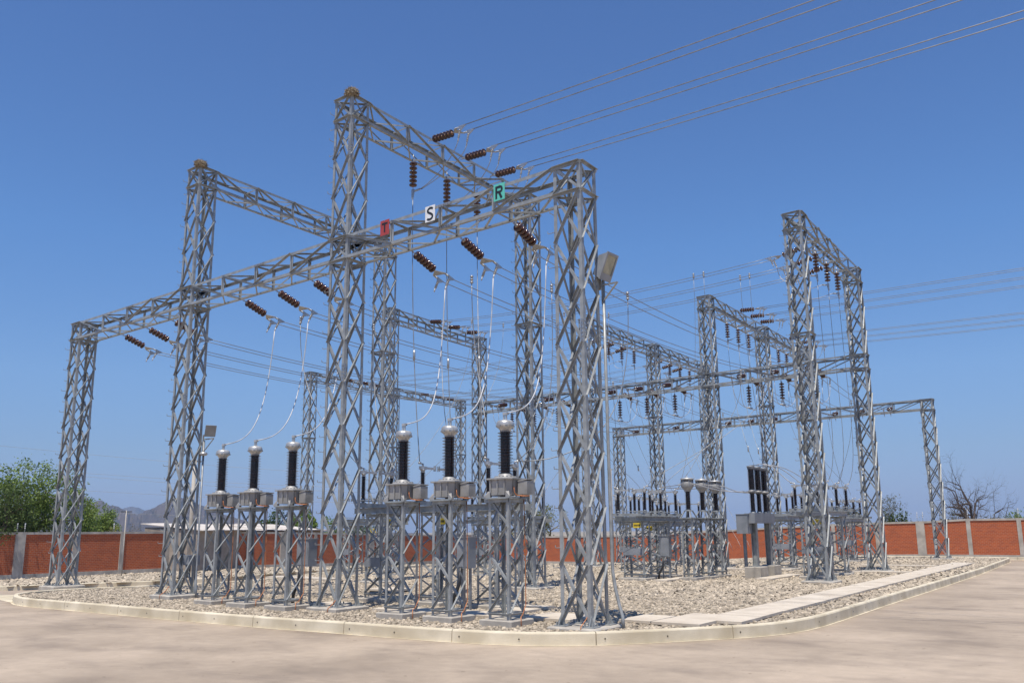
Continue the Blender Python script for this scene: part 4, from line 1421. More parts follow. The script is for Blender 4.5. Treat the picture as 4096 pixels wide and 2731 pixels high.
# tank type current transformer
def ct_proto():
    t = thing('current_transformer', (0, 0, 0), 'x', 'transformer')
    m = MB()
    hw, hd, ch = 0.33, 0.30, 0.10
    def octa(w, d, c, z): return [(-w + c, -d, z), (w - c, -d, z), (w, -d + c, z), (w, d - c, z), (w - c, d, z), (-w + c, d, z), (-w, d - c, z), (-w, -d + c, z)]
    m.add(octa(hw * .93, hd * .93, ch, .05) + octa(hw, hd, ch, .40), [(i, (i + 1) % 8, (i + 1) % 8 + 8, i + 8) for i in range(8)] + [tuple(range(7, -1, -1)), tuple(range(8, 16))])
    for x in (-.2, 0, .2):
        for s in (-1, 1):
            m.box(x - .012, x + .012, s * (hd + .012) - .014, s * (hd + .012) + .014, .10, .39)
    for y in (-.14, .14):
        for s in (-1, 1):
            m.box(s * (hw + .012) - .014, s * (hw + .012) + .014, y - .012, y + .012, .10, .39)
    m.build('tank', 'tank', t)
    m = MB()
    m.add(octa(hw + .055, hd + .055, ch, .40) + octa(hw + .055, hd + .055, ch, .43), [(i, (i + 1) % 8, (i + 1) % 8 + 8, i + 8) for i in range(8)] + [tuple(range(7, -1, -1)), tuple(range(8, 16))])
    m.smooth = True
    m.lathe([(.30, .43), (.26, .455), (.18, .475), (.165, .48), (.165, .53), (.15, .54)], 24)
    m.smooth = False
    for k in range(16):
        a = k * math.pi / 8
        m.box(.235 * math.cos(a) - .016, .235 * math.cos(a) + .016, .235 * math.sin(a) - .016, .235 * math.sin(a) + .016, .44, .482)
    m.build('tank_lid', 'tank', t)
    for sx in (-1, 1):
        for sy in (-1, 1):
            m = MB()
            m.add([(sx * .30, sy * .27, 0), (sx * .36, sy * .33, 0), (sx * .36, sy * .33, .02), (sx * .30, sy * .27, .14), (sx * .22, sy * .30, 0), (sx * .22, sy * .30, .13)], [(0, 1, 2, 3), (0, 4, 5, 3), (0, 1, 4), (1, 2, 5, 4), (2, 3, 5)])
            m.box(sx * .28 - .04, sx * .28 + .04, sy * .25 - .04, sy * .25 + .04, 0, .055)
            m.build('foot', 'tank', t)
    column(t, .54, 1.50, .108, .178, .148, 13)
    m = MB()
    m.smooth = True
    m.lathe([(.11, 1.49), (.125, 1.50), (.125, 1.545), (.15, 1.56), (.15, 1.585), (.19, 1.60), (.205, 1.64), (.205, 1.70), (.19, 1.74), (.15, 1.765), (.06, 1.78), (.0, 1.78)], 26)
    m.smooth = False
    m.cur = 1
    for k in range(8):
        a = k * math.pi / 4
        m.obox((.207 * math.cos(a), .207 * math.sin(a), 1.635), Vector((math.cos(a), math.sin(a), 0)) * .012, Vector((-math.sin(a), math.cos(a), 0)) * .028, (0, 0, .02))
    m.build('head', ['head', 'steel_dark'], t)
    m = MB()
    for x in (-.035, .035):
        m.box(x - .018, x + .018, -.012, .012, 1.77, 1.92)
    m.box(-.05, .09, -.03, .03, 1.90, 1.96)
    m.lathe([(.022, 0), (.022, .07)], 8, 'x', (.02, 0, 1.93))
    m.build('terminal', 'head', t)
    m = MB()
    m.obox((hw + .17, .10, .21), (.13, 0, 0), (0, .13, 0), (0, 0, .15))
    m.obox((hw + .17, .10, .375), (.14, 0, .02), (0, .145, 0), (0, 0, .012))
    m.obox((hw + .02, .10, .23), (.03, 0, 0), (0, .05, 0), (0, 0, .05))
    m.build('terminal_box', 'tank', t)
    m = MB()
    m.smooth = True
    m.tube([(hw + .02, -.16, .24), (hw + .04, -.16, .1), (hw + .07, -.12, .04), (hw + .2, -.06, .02), (hw + .34, .0, .02)], .012, 6)
    m.build('earth_lead', 'copper', t)
    return t
P_CT = ct_proto()
USE_CT = [False]
CTS = [(-5.22, -.52, 'right trio, nearest the tallest tower', 0), (-3.62, -.50, 'middle of the nearer and larger trio', 0), (-1.90, -.42, 'nearest the corner tower', 0),
       (-13.12, -.68, 'outermost of the smaller trio', 1), (-11.38, -.72, 'middle of the smaller trio', 1), (-9.58, -.70, 'of the smaller trio, nearest the tallest tower', 1)]
CTTOP = []
for u, v, lb, g in CTS:
    nm = ['larger trio by the tallest tower', 'middle of the larger trio', 'larger trio by the corner tower', 'outer end of smaller trio', 'middle of the smaller trio', 'smaller trio by the tallest tower'][len(CTTOP)]
    stand(u, v, .60, .60, 2.66, f'square lattice stand of the current transformer, {nm}', n=4)
    footing(u, v, .47, .45, 0.0, f'concrete plinth of the current transformer stand, {nm}', 0.02)
    place(P_CT, USE_CT, Matrix.Translation(W(u, v, 2.66)) @ Matrix.Rotation(VANG * .5, 4, 'Z'), f'grey tank current transformer with ribbed column and silver head, {nm}', 'transformer', 'oil tank current transformers')
    CTTOP.append(W(u + .06, v, 2.66 + 1.94))
    ob = cable('earth_wire', [W(u + .33, v + .30, 2.62), W(u + .345, v + .31, 1.4), W(u + .345, v + .31, .3), W(u + .40, v + .1, .1), W(u + .45, v - .05, .06), W(u + .50, v - .1, -.15)], .011, f'thin copper earth wire down the stand leg, {nm}', None, 'copper', 'earth wire')
for bay in range(2):
    for k in range(3):
        a = DROPS[(bay, k)][0]
        q = CTTOP[(2 - k) + 3 * bay]
        pts = bez(a, a + VD * -.25 - Vector((0, 0, 3.6)), q + UD * .55 + VD * .5 + Vector((0, 0, .12)), q + Vector((.02, 0, 0)), 22)
        cable('dropper', pts, .016, f'pale dropper cable curving onto the current transformer head, {["larger", "smaller"][bay]} trio, phase {"RST"[k]}', None, 'wire_bright')

# disconnector poles and their frames
def disc_proto():
    t = thing('disconnector_pole', (0, 0, 0), 'x', 'disconnector')
    m = MB()
    for s in (-1, 1):
        m.obox((0, s * .06, .06), (.95, 0, 0), (0, .006, 0), (0, 0, .06))
    m.obox((0, 0, .118), (.95, 0, 0), (0, .06, 0), (0, 0, .004))
    m.build('base_rail', 'steel', t)
    for s in (-1, 1):
        x = s * .66
        m = MB()
        m.smooth = True
        m.lathe([(.10, .12), (.10, .14), (.05, .15), (.05, .18), (.09, .19), (.09, .21), (.065, .22), (.06, .28)], 16, 'z', (x, 0, 0))
        m.build('bearing', 'steel_dark', t)
        column(t, .28, .94, .05, .092, .075, 15, (x, 0, 0), seg=16)
        m = MB()
        m.smooth = True
        m.lathe([(.055, .93), (.06, .95), (.06, 1.0), (.085, 1.01), (.085, 1.03)], 14, 'z', (x, 0, 0))
        m.smooth = False
        m.box(x - .12, x + .12, -.05, .05, 1.03, 1.12)
        m.smooth = True
        m.tube([(x, 0, 1.10), (x, 0, 1.2)], .03, 8)
        m.tube([(x + s * .02, 0, 1.19), (x + s * .16, 0, 1.21)], .022, 8)
        m.lathe([(.035, -.03), (.035, .03)], 8, 'x', (x + s * .15, 0, 1.21))
        m.build('contact_head', 'head', t)
        m = MB()
        m.box(min(x - s * .1, x - s * .56), max(x - s * .1, x - s * .56), -.035, .035, 1.045, 1.105)
        m.cur = 1
        for y in (-.03, .03):
            m.tube([(x - s * .57, y, 1.0), (x - s * .57, y, 1.16)], .016, 6)
        m.build('blade', ['head', 'steel_dark'], t)
    m = MB()
    m.tube([(-.66, .11, .2), (.66, -.11, .2)], .016, 6)
    m.build('link_rod', 'steel', t)
    return t
P_D = disc_proto()
U_D = [False]
def disc_frame(name_, u0, v0, along, offs, span, stands, top, label, zoff=0.0, wid=1.0, signs=True):
    """along 'u': channel beams along u, poles along v"""
    A, Cc = (UD, VD) if along == 'u' else (VD, UD)
    o = W(u0, v0, 0)
    f = thing('support_frame', o + Vector((0, 0, top - .2 + zoff)), label, 'frame', 'steel frames under the disconnectors')
    for s in (-1, 1):
        m = MB()
        c = Cc * (s * wid / 2) + Vector((0, 0, .1))
        m.obox(c, A * (span / 2), Cc * .005, (0, 0, .085))
        m.obox(c + Cc * s * .035 + Vector((0, 0, .082)), A * (span / 2), Cc * .034, (0, 0, .004))
        m.obox(c + Cc * s * .035 - Vector((0, 0, .082)), A * (span / 2), Cc * .034, (0, 0, .004))
        m.build('channel_beam', 'steel', f)
    for k, st in enumerate(stands):
        p = o + A * st
        su, sv = p.x + SK * p.y, p.y
        stand(su, sv, *((.7, wid) if along == 'u' else (wid, .7)), top - .2 + zoff, f'lattice stand under {name_}, {ORD[k]} along the frame', n=5, plate=0, panel=(1.05 if k == 0 and signs else None), base_z=zoff - .02)
        footing(su, sv, .55 if along == 'u' else wid / 2 + .15, wid / 2 + .15 if along == 'u' else .55, zoff - .02, f'concrete plinth under {name_}, {ORD[k]} along the frame', .02)
    heads = []
    for k, x in enumerate(offs):
        p = o + A * x + Vector((0, 0, top + zoff))
        rot = math.atan2(Cc.y, Cc.x)
        place(P_D, U_D, Matrix.Translation(p) @ Matrix.Rotation(rot, 4, 'Z'), f'disconnector pole, two ribbed posts, on {name_}, {ORD[k]} along it', 'disconnector', 'disconnector poles')
        heads.append([p + Cc * (s * .81) + Vector((0, 0, 1.21)) for s in (-1, 1)])
    return heads
HA = disc_frame('the frame behind the big transformers', -7.0, 2.95, 'u', (-2.65, -.05, 2.5), 6.4, (-2.3, 0.1, 2.3), 2.66, 'long grey steel frame behind the larger current transformer trio')
HB = disc_frame('the wide frame past the corner', -7.3, 18.1, 'v', (-1.7, -.1, 1.5), 4.6, (-1.3, 1.35), 2.48, 'wide grey steel frame past the corner tower, carrying six ribbed posts', signs=True)
HE = disc_frame('the frame behind the trench-side tower', -.95, 23.0, 'v', (-1.75, 0, 1.7), 4.6, (-1.5, 1.6), 2.62, 'grey steel frame half hidden by the tower beside the trench')
HB2 = disc_frame('the second frame behind the wide one', -10.8, 24.3, 'v', (-1.6, 0, 1.6), 4.4, (-1.3, 1.35), 2.48, 'grey steel frame behind the wide one, posts showing through', zoff=-.05)
HE2 = disc_frame('the frame behind the circuit breaker', -4.6, 30.0, 'v', (-1.6, 0, 1.6), 4.4, (-1.3, 1.35), 2.55, 'grey steel frame right behind the circuit breaker', zoff=0)
HA3 = disc_frame('the far frame behind the tallest tower', -21.5, 14.2, 'u', (-1.5, .2, 1.9), 4.6, (-1.3, 1.4), 2.5, 'far grey steel frame seen between the front towers', zoff=-.05)
HA4 = disc_frame('the far frame behind the big transformers', -14.2, 16.5, 'u', (-1.7, 0, 1.7), 4.6, (-1.4, 1.4), 2.5, 'far grey steel frame showing below the big transformer tanks', zoff=-.03)
HG = disc_frame('the rear frame under the high girder', -12.6, 33.0, 'v', (-1.7, 0, 1.7), 4.4, (-1.3, 1.35), 2.5, 'rear grey steel frame under the third high girder', zoff=-.12)
HK = disc_frame('the rear frame before the brick wall', -4.4, 42.0, 'v', (-1.7, 0, 1.7), 4.4, (-1.3, 1.35), 2.5, 'rear grey steel frame in front of the sunlit brick wall', zoff=0)

def sign_plate(p, rot, w, h, label, text=None):
    t = thing('warning_sign', p, label, 'sign', 'yellow plates on the stands', rot)
    m = MB()
    m.obox((0, 0, 0), (w / 2, 0, 0), (0, .004, 0), (0, 0, h / 2))
    m.build('sign_plate', 'yellow', t)
    if text:
        cu = bpy.data.curves.new('plate_text', 'FONT')
        cu.body = text
        cu.size = h * .62
        cu.align_x = 'CENTER'
        cu.align_y = 'CENTER'
        tmp = bpy.data.objects.new('tmp', cu)
        scene.collection.objects.link(tmp)
        dg = bpy.context.evaluated_depsgraph_get()
        me = bpy.data.meshes.new_from_object(tmp.evaluated_get(dg))
        bpy.data.objects.remove(tmp)
        me.transform(Matrix.Translation((0, -.006, 0)) @ Matrix.Rotation(R(90), 4, 'X'))
        me.materials.clear()
        me.materials.append(M['ink'])
        lo = bpy.data.objects.new('lettering', me)
        scene.collection.objects.link(lo)
        lo.parent = t
    else:
        m = MB()
        q = random.Random(int(p.x * 50))
        x = -w * .40
        while x < w * .38:
            a = q.uniform(.012, .03)
            m.obox((x + a / 2, -.0055, q.uniform(-.004, .004)), (a / 2, 0, 0), (0, .0006, 0), (0, 0, h * .19))
            x += a + .009
        m.build('lettering', 'ink', t)
sign_plate(W(-6.95, 16.20, 2.10), 0, .36, .20, 'yellow plate on the wide disconnector frame, upper of two')
sign_plate(W(-6.95, 17.35, 1.98), 0, .34, .18, 'yellow plate half hidden behind another on the wide disconnector frame')
sign_plate(W(-.72, 21.15, 2.18), R(25), .34, .20, 'yellow plate seen through the tower beside the trench', 'A0075')
sign_plate(W(-8.55, 2.38, 2.2), 0, .20, .17, 'yellow plate behind the stand of the first big transformer')
sign_plate(W(-6.3, 2.38, 2.2), 0, .20, .17, 'yellow plate behind the stand of the middle big transformer')
sign_plate(W(-20.6, 13.6, 2.0), 0, .4, .2, 'yellow plate on the far frame between the front towers')

# bowl-headed current transformers
def bowl_proto():
    t = thing('bowl_transformer', (0, 0, 0), 'x', 'transformer')
    for a in range(4):
        m = MB()
        c, s = (1, 1, -1, -1)[a], (1, -1, -1, 1)[a]
        m.bar((c * .24, s * .24, 0), (c * .12, s * .12, .27), (.025, 0, 0), (0, .025, 0))
        m.build('strut', 'steel', t)
    m = MB()
    m.lathe([(.20, .26), (.20, .29), (.13, .30), (.12, .33)], 20)
    m.build('flange', 'steel', t)
    column(t, .33, 1.06, .085, .145, .12, 13)
    m = MB()
    m.smooth = True
    m.lathe([(.10, 1.05), (.14, 1.07), (.14, 1.11), (.19, 1.17), (.245, 1.25), (.255, 1.33), (.255, 1.43), (.23, 1.47)], 26)
    m.build('bowl', 'tank', t)
    for k in range(6):
        a = k * math.pi / 3 + .3
        m = MB()
        m.bar((.235 * math.cos(a), .235 * math.sin(a), 1.26), (.235 * math.cos(a), .235 * math.sin(a), 1.56), (.022, 0, 0), (0, .022, 0))
        m.build('bracket', 'steel_dark', t)
    m = MB()
    m.smooth = True
    m.lathe([(.20, 1.47), (.20, 1.55), (.27, 1.555), (.285, 1.57), (.285, 1.60), (.20, 1.63), (.02, 1.645), (.012, 1.73), (0, 1.73)], 26)
    m.build('lid', 'head', t)
    m = MB()
    m.tube([(-.42, 0, 1.36), (-.24, 0, 1.36)], .03, 8)
    m.tube([(.24, 0, 1.36), (.42, 0, 1.36)], .03, 8)
    m.obox((-.38, 0, 1.36), (.06, 0, 0), (0, .03, 0), (0, 0, .02))
    m.build('terminal', 'head', t)
    return t
P_B = bowl_proto()
U_B = [False]
BOWL = []
for k, (u, v) in enumerate(((-5.2, 17.75), (-5.1, 19.1), (-5.05, 20.55))):
    stand(u, v, .52, .52, 2.40, f'slim lattice stand of the bowl-headed transformer, {ORD[k]} from the corner tower side', n=5)
    footing(u, v, .42, .42, 0.0, f'concrete plinth of the bowl-headed transformer, {ORD[k]} from the corner tower side', .02)
    place(P_B, U_B, Matrix.Translation(W(u, v, 2.40)), f'bowl-headed transformer on dark ribbed column, {ORD[k]} of three past the corner tower', 'transformer', 'bowl-headed current transformers')
    BOWL.append(W(u, v, 2.40 + 1.36))

# circuit breaker on two posts
def breaker():
    u0 = -3.38
    o = W(u0, 21.6, 0)
    t = thing('circuit_breaker', o, 'circuit breaker with three tall two-stage ribbed columns on a grey trough', 'circuit breaker')
    def L(u, v, z): return UD * u + VD * v + Vector((0, 0, z))
    m = MB()
    m.obox(L(0, 0, 2.36), UD * .24, VD * 1.35, (0, 0, .21))
    m.obox(L(.245, -1.34, 2.36), UD * .004, VD * .03, (0, 0, .18))
    m.build('trough', 'grey_box', t)
    m = MB()
    m.obox(L(-.30, -1.22, 2.12), UD * .26, VD * .34, (0, 0, .40))
    m.obox(L(-.30, -1.22, 2.53), UD * .28, VD * .36, (0, 0, .012))
    m.build('control_cabinet', 'grey_box', t)
    m = MB()
    m.obox(L(-.03, -1.575, 2.12), UD * .012, VD * .02, (0, 0, .1))
    m.build('handle', 'steel_dark', t)
    for v in (-.88, .95):
        m = MB()
        p0, p1 = L(0, v, .34), L(0, v, 2.15)
        for s in (-1, 1):
            m.bar(p0 + UD * s * .11, p1 + UD * s * .11, UD * .012, VD * .11)
        m.bar(p0, p1, UD * .11, VD * .01)
        m.obox(L(0, v, .35), UD * .2, VD * .2, (0, 0, .015))
        m.build('post', 'steel', t)
    m = MB()
    m.tube([L(-.42, -1.0, -.2), L(-.42, -1.0, 1.75)], .075, 12)
    m.build('cable_duct', 'steel_dark', t)
    tops = []
    for v in (-.85, 0, .85):
        c = L(0, v, 0)
        m = MB()
        m.smooth = True
        m.lathe([(.17, 2.57), (.17, 2.60), (.12, 2.61), (.11, 2.68)], 20, 'z', c)
        m.build('lower_flange', 'steel_dark', t)
        column(t, 2.68, 3.42, .085, .15, .125, 14, c)
        m = MB()
        m.smooth = True
        m.lathe([(.10, 3.40), (.13, 3.44), (.18, 3.47), (.18, 3.53), (.13, 3.56), (.125, 3.62)], 20, 'z', c)
        m.build('middle_flange', 'tank', t)
        column(t, 3.60, 4.46, .115, .165, .145, 18, c)
        m = MB()
        m.smooth = True
        m.lathe([(.12, 4.44), (.14, 4.47), (.17, 4.56), (.17, 4.60), (.0, 4.60)], 20, 'z', c)
        m.smooth = False
        m.obox(c + L(.18, 0, 4.62), UD * .22, VD * .04, (0, 0, .012))
        m.build('top_flange', 'steel_dark', t)
        m = MB()
        m.obox(c + L(-.1, 0, 3.5), UD * .30, VD * .04, (0, 0, .014))
        m.build('terminal', 'head', t)
        tops.append((o + c + L(.3, 0, 4.64), o + c + L(-.38, 0, 3.52)))
    for k, v in enumerate((-.88, .95)):
        p = footing(u0, 21.6 + v * VD.y, .36, .5, .34, ('taller', 'second')[k] + ' boxy concrete pedestal under the circuit breaker post', .02, h=.7)
    return tops
CBT = breaker()
for k in range(3):
    cable('jumper', sag(BOWL[k] + UD * .42, CBT[k][1], .12), .018, f'pale cable from a bowl-headed transformer to the circuit breaker, {ORD[k]} of three', None, 'wire_bright')
    cable('jumper', bez(CBT[k][0], CBT[k][0] + UD * .7 + Vector((0, 0, .1)), HE[k][0] - UD * .6 + Vector((0, 0, .45)), HE[k][0], 14), .018, f'pale cable from the breaker top to the trench-side frame, {ORD[k]} of three', None, 'wire_bright')
    cable('jumper', sag(HB[k][1], BOWL[k] - UD * .42, .05), .014, f'cable from the wide frame to a bowl-headed transformer, {ORD[k]} of three')

# droppers
def dropper(a, b, label, r=.012, swing=None, mat='wire', splice_z=None):
    a, b = Vector(a), Vector(b)
    s = swing or Vector((0, 0, 0))
    pts = bez(a, a.lerp(Vector((a.x, a.y, b.z)), .55), b + s + Vector((0, 0, .9)), b, 18)
    cable('dropper', pts, r, label, None, mat)
    if splice_z:
        m = MB()
        i = min(range(len(pts)), key=lambda k: abs(pts[k].z - splice_z))
        m.smooth = True
        m.lathe([(.0, -.17), (.035, -.16), (.04, 0), (.035, .16), (0, .17)], 8, caps=False)
        ob = m.build('splice_sleeve', 'fitting', None, pts[i])
        tag(ob, 'grey sleeve on the ' + label.split(',')[0][:60], 'clamp', 'sleeves on the droppers', 'thing')
for k in range(3):
    dropper(DROPS[('CF', k)], [HA[1][0], HA[1][1], HA[2][0]][k], f'straight dropper under the {ORD[k]} black hanging string from the nest', .014, Vector((-.3, .2, 0)), splice_z=7.2)
    dropper(DROPS[('HI', k)], HE[k][1], f'thin dropper under the {ORD[k]} string of the side girder', .012, Vector((.5, .3, 0)))
    dropper(DROPS[('GKnearer', k)], HE2[k][0], f'thin dropper of the nearer span over the breaker, {ORD[k]} string', .011, Vector((-.3, .2, 0)), splice_z=6.0)
    dropper(DROPS[('GKfarther', k)], HK[k][0], f'thin dropper of the farther span over the breaker, {ORD[k]} string', .011, Vector((-.3, .2, 0)))
    dropper(DROPS[('Lnearer', k)], HG[k][0], f'thin dropper of the third high girder, nearer span, {ORD[k]} string', .011, Vector((-.3, .2, 0)), splice_z=5.8)
    dropper(DROPS[('Lfarther', k)], HG[k][1] + Vector((0, 6.5, 0)) - Vector((0, 0, 3.0)), f'thin dropper of the third high girder, farther span, {ORD[k]} string', .011)
def bus_clamp(p, label):
    m = MB()
    m.smooth = True
    wavy(m, Vector((0, 0, .10)), Vector((0, 0, -.16)), .05, 3, .07)
    ob = m.build('tee_clamp', 'fitting', None, p)
    tag(ob, label, 'clamp', 'tee clamps on the bus wires', 'thing')
def bus_drop(p, b, label, r=.013, swing=None):
    bus_clamp(p, 'grey tee clamp on the ' + label)
    dropper(p - Vector((0, 0, .12)), b, label, r, swing)
bus_drop(W(-5.80, 3.15, 9.42), HA[2][0], 'dropper from the T bus, first in line', .014, Vector((.2, .1, 0)))
bus_drop(W(-3.95, 5.0, 9.22), HA[2][1], 'dropper from the S bus behind the beam', .014, Vector((1.0, .5, 0)))
bus_drop(W(-2.1, 6.7, 9.02), HA[2][1], 'dropper from the R bus beside the floodlight', .014, Vector((2.6, 1.4, -1.0)))
bus_drop(W(-14.0, 3.0, 9.42), HA[0][0], 'dropper from the middle bay bus, nearest the front', .013, Vector((-1.2, 0, 0)))
bus_drop(W(-12.1, 5.0, 9.22), HA[0][1], 'dropper from the middle bay bus, second from the front', .013, Vector((-1, .2, 0)))
bus_drop(W(-10.2, 6.8, 9.02), HA[1][1], 'dropper from the middle bay bus, third from the front', .013, Vector((-.6, .4, 0)))
for (u, v, z), tgt, lb in (((-6.05, 21.7, 13.95), HB[2][1], 'first thin drop from the upper cross wires'), ((-5.53, 21.75, 13.95), BOWL[2] + Vector((0, 0, .3)), 'second thin drop from the upper cross wires'),
                           ((-4.28, 23.5, 13.95), HE2[0][0], 'third thin drop from the upper cross wires'), ((-3.79, 23.5, 13.95), CBT[1][0], 'fourth thin drop from the upper cross wires'),
                           ((-2.5, 25.35, 13.95), HE[2][0], 'fifth thin drop from the upper cross wires'), ((-16.5, 21.7, 13.85), HA4[0][1], 'drop from the upper cross wires behind the S transformer'),
                           ((-15.0, 23.5, 13.85), HA4[1][1], 'drop from the upper cross wires behind the middle transformer'), ((-13.0, 25.3, 13.85), HA4[2][1], 'drop from the upper cross wires behind the corner transformer'),
                           ((-20.6, 21.7, 13.95), HA3[1][1], 'far drop from the upper cross wires'), ((-19.5, 23.5, 13.9), HA3[2][1], 'farther drop from the upper cross wires')):
    bus_drop(W(u, v, z), tgt, lb, .0105, Vector((.4, .3, 0)))
for bay in range(2):
    for k in range(3):
        u = PH[k] - B * bay
        tgt = (HB[k][1] if bay == 0 else HB2[k][0])
        bus_drop(W(u + .2, 20.5 + k * 1.2, 8.95), tgt, f'low drop before the middle girder, {BAYN[bay]} bay, {ORD[k]} phase', .011, Vector((.5, .2, 0)))
        bus_drop(W(u - .2, 36.5 + k * 1.5, 9.1), (HK[k][1] + Vector((0, -3, .2)) if bay == 0 else HG[k][1] + Vector((0, 3, 0))), f'low drop beyond the middle girder, {BAYN[bay]} bay, {ORD[k]} phase', .0105)

# ------------------------------------------------------------------ lights, conduits, cabinets
def floodlight():
    o = W(.62, .46, 7.86)
    t = thing('floodlight', o, 'big grey floodlight on a bracket beside the corner tower', 'floodlight')
    d = (UD * .95 + VD * .05 - Vector((0, 0, .40))).normalized()
    x = d.cross(Vector((0, 0, 1))).normalized()
    y = x.cross(d)
    m = MB()
    c = Vector((0, 0, 0))
    def Q(a, b, e): return c + x * a + y * b + d * e
    fr = [Q(-.22, -.31, 0), Q(.22, -.31, 0), Q(.22, .31, 0), Q(-.22, .31, 0)]
    bk = [Q(-.14, -.26, -.26), Q(.14, -.26, -.26), Q(.14, .2, -.26), Q(-.14, .2, -.26)]
    m.hexa(bk + fr)
    m.build('housing', 'grey_box', t)
    m = MB()
    for a0, a1, b0, b1 in ((-.24, .24, .27, .33), (-.24, .24, -.33, -.17), (-.24, -.19, -.17, .27), (.19, .24, -.17, .27)):
        m.hexa([Q(a0, b0, 0.002), Q(a1, b0, 0.002), Q(a1, b1, 0.002), Q(a0, b1, 0.002), Q(a0, b0, .03), Q(a1, b0, .03), Q(a1, b1, .03), Q(a0, b1, .03)])
    m.build('bezel_frame', 'grey_box', t)
    m = MB()
    m.add([Q(-.19, -.17, .012), Q(.19, -.17, .012), Q(.19, .27, .012), Q(-.19, .27, .012)], [(0, 1, 2, 3)])
    m.build('lens', 'glass', t)
    m = MB()
    p = W(.45, .44, 7.45) - o
    q = p + UD * .42
    m.bar(p, q, VD * .03, (0, 0, .012))
    m.bar(p - Vector((0, 0, .4)), q, VD * .03, UD * .012)
    m.bar(p - Vector((0, 0, .45)), p + Vector((0, 0, .1)), VD * .03, UD * .012)
    m.build('bracket', 'steel', t)
    m = MB()
    m.lathe([(.07, -.14), (.08, -.1), (.08, .1), (.06, .14)], 14, 'z', -UD * .30 - Vector((0, 0, .35)))
    m.build('ballast', 'tank', t)
floodlight()
cable('conduit', [W(.47, .46, 7.7), W(.47, .46, 4), W(.48, .46, 1.3), W(.49, .46, 1.0), W(.56, .44, .65), W(.66, .40, .35), W(.76, .36, .12), W(.80, .32, -.14)], .036, 'pale steel conduit down the leg of the corner tower, bending out at its foot', None, 'steel', 'conduit', 10)
def small_lights():
    o = W(-15.62, .42, 5.1)
    t = thing('floodlight', o, 'small box floodlight on a triangular bracket at the second nest tower', 'floodlight')
    m = MB()
    m.bar((-.32, 0, -.06), (.28, 0, -.06), (0, .02, 0), (0, 0, .02))
    m.bar((-.32, 0, -.5), (.28, 0, -.08), (0, .02, 0), (.012, 0, .012))
    m.bar((-.34, 0, -.55), (-.34, 0, .1), (.02, 0, 0), (0, .02, 0))
    m.build('bracket', 'steel', t)
    m = MB()
    d = Vector((.8, -.3, -.4)).normalized()
    x = d.cross(Vector((0, 0, 1))).normalized()
    y = x.cross(d)
    c = Vector((.05, 0, .22))
    m.hexa([c + x * a + y * b - d * .2 for a, b in ((-.1, -.1), (.1, -.1), (.1, .12), (-.1, .12))] + [c + x * a + y * b + d * .06 for a, b in ((-.18, -.2), (.18, -.2), (.18, .2), (-.18, .2))])
    m.build('housing', 'tank', t)
    t = thing('round_lamp', W(-15.9, .42, 4.55), 'small round white lamp on the leg of the second nest tower', 'lamp')
    m = MB()
    m.smooth = True
    m.lathe([(.0, -.06), (.10, -.05), (.14, 0), (.12, .05), (.0, .08)], 16, caps=False)
    m.build('shade', 'head', t)
    m = MB()
    m.tube([(-.1, 0, 0), (-.22, 0, -.06), (-.3, 0, -.18)], .02, 6)
    m.build('arm', 'steel', t)
    for k, (du, dv) in enumerate(((.46, .44), (.30, .50), (.1, .52))):
        u, v = -2 * B + du, dv
        cable('conduit', [W(u, v, (5.0, 1.1, 1.1)[k]), W(u, v, .7), W(u + .08, v - .05, .4), W(u + .2, v - .1, .15), W(u + .24, v - .12, -.1)], .034, ('conduit running up the leg of the second nest tower', 'dark conduit stub at the foot of the second nest tower, outer', 'dark conduit stub at the foot of the second nest tower, inner')[k], None, 'steel_dark', 'conduit', 8)
    t = thing('junction_box', W(-2 * B + .05, .48, 1.0), 'grey junction box inside the foot of the second nest tower', 'junction box')
    m = MB()
    m.obox((0, 0, 0.06), UD * .36, VD * .11, (0, 0, .16))
    m.build('case', 'grey_box', t)
    m = MB()
    m.obox(Vector((0, 0, 0.06)) - VD * .113, UD * .15, VD * .006, (0, 0, .13))
    m.build('door', 'grey_box', t)
small_lights()
def cabinet(u, v, z0, w, d, h, label, cab=True):
    t = thing('marshalling_cabinet', W(u, v, -.1), label, 'cabinet', 'grey cabinets among the stands')
    m = MB()
    m.obox((0, 0, z0 + h / 2 + .1), UD * w / 2, VD * d / 2, (0, 0, h / 2))
    m.obox((0, 0, z0 + h + .112), UD * (w / 2 + .03), VD * (d / 2 + .03), (0, 0, .012))
    m.build('case', 'grey_box', t)
    m = MB()
    m.obox(Vector((0, 0, z0 + h / 2 + .1)) - VD * (d / 2 + .004), UD * (w / 2 - .04), VD * .004, (0, 0, h / 2 - .04))
    m.build('door', 'grey_box', t)
    for s in (-1, 1):
        m = MB()
        m.bar(UD * s * w * .35, UD * s * w * .35 + Vector((0, 0, z0 + .1)), UD * .03, VD * .03)
        m.build('leg', 'steel_dark', t)
    m = MB()
    m.smooth = True
    m.tube([(-.05, -d / 2, z0 + .12), (-.05, -d / 2 - .05, z0 - .3), (-.2, -d / 2 - .1, z0 * .3), (-.25, -d / 2 - .1, -.05)], .05, 8)
    m.build('cable_hose', 'black', t)
cabinet(-10.5, .75, .95, .55, .35, .78, 'grey cabinet with black hoses between the smaller transformer stands')
cabinet(-5.0, 1.9, .95, .42, .35, .80, 'tall grey cabinet behind the middle big transformer stand')
cabinet(-6.3, 17.6, .8, .45, .3, .85, 'grey cabinet beside the wide disconnector frame')
cabinet(-2.2, 28.2, .8, .45, .3, .9, 'dark cabinet beyond the circuit breaker')
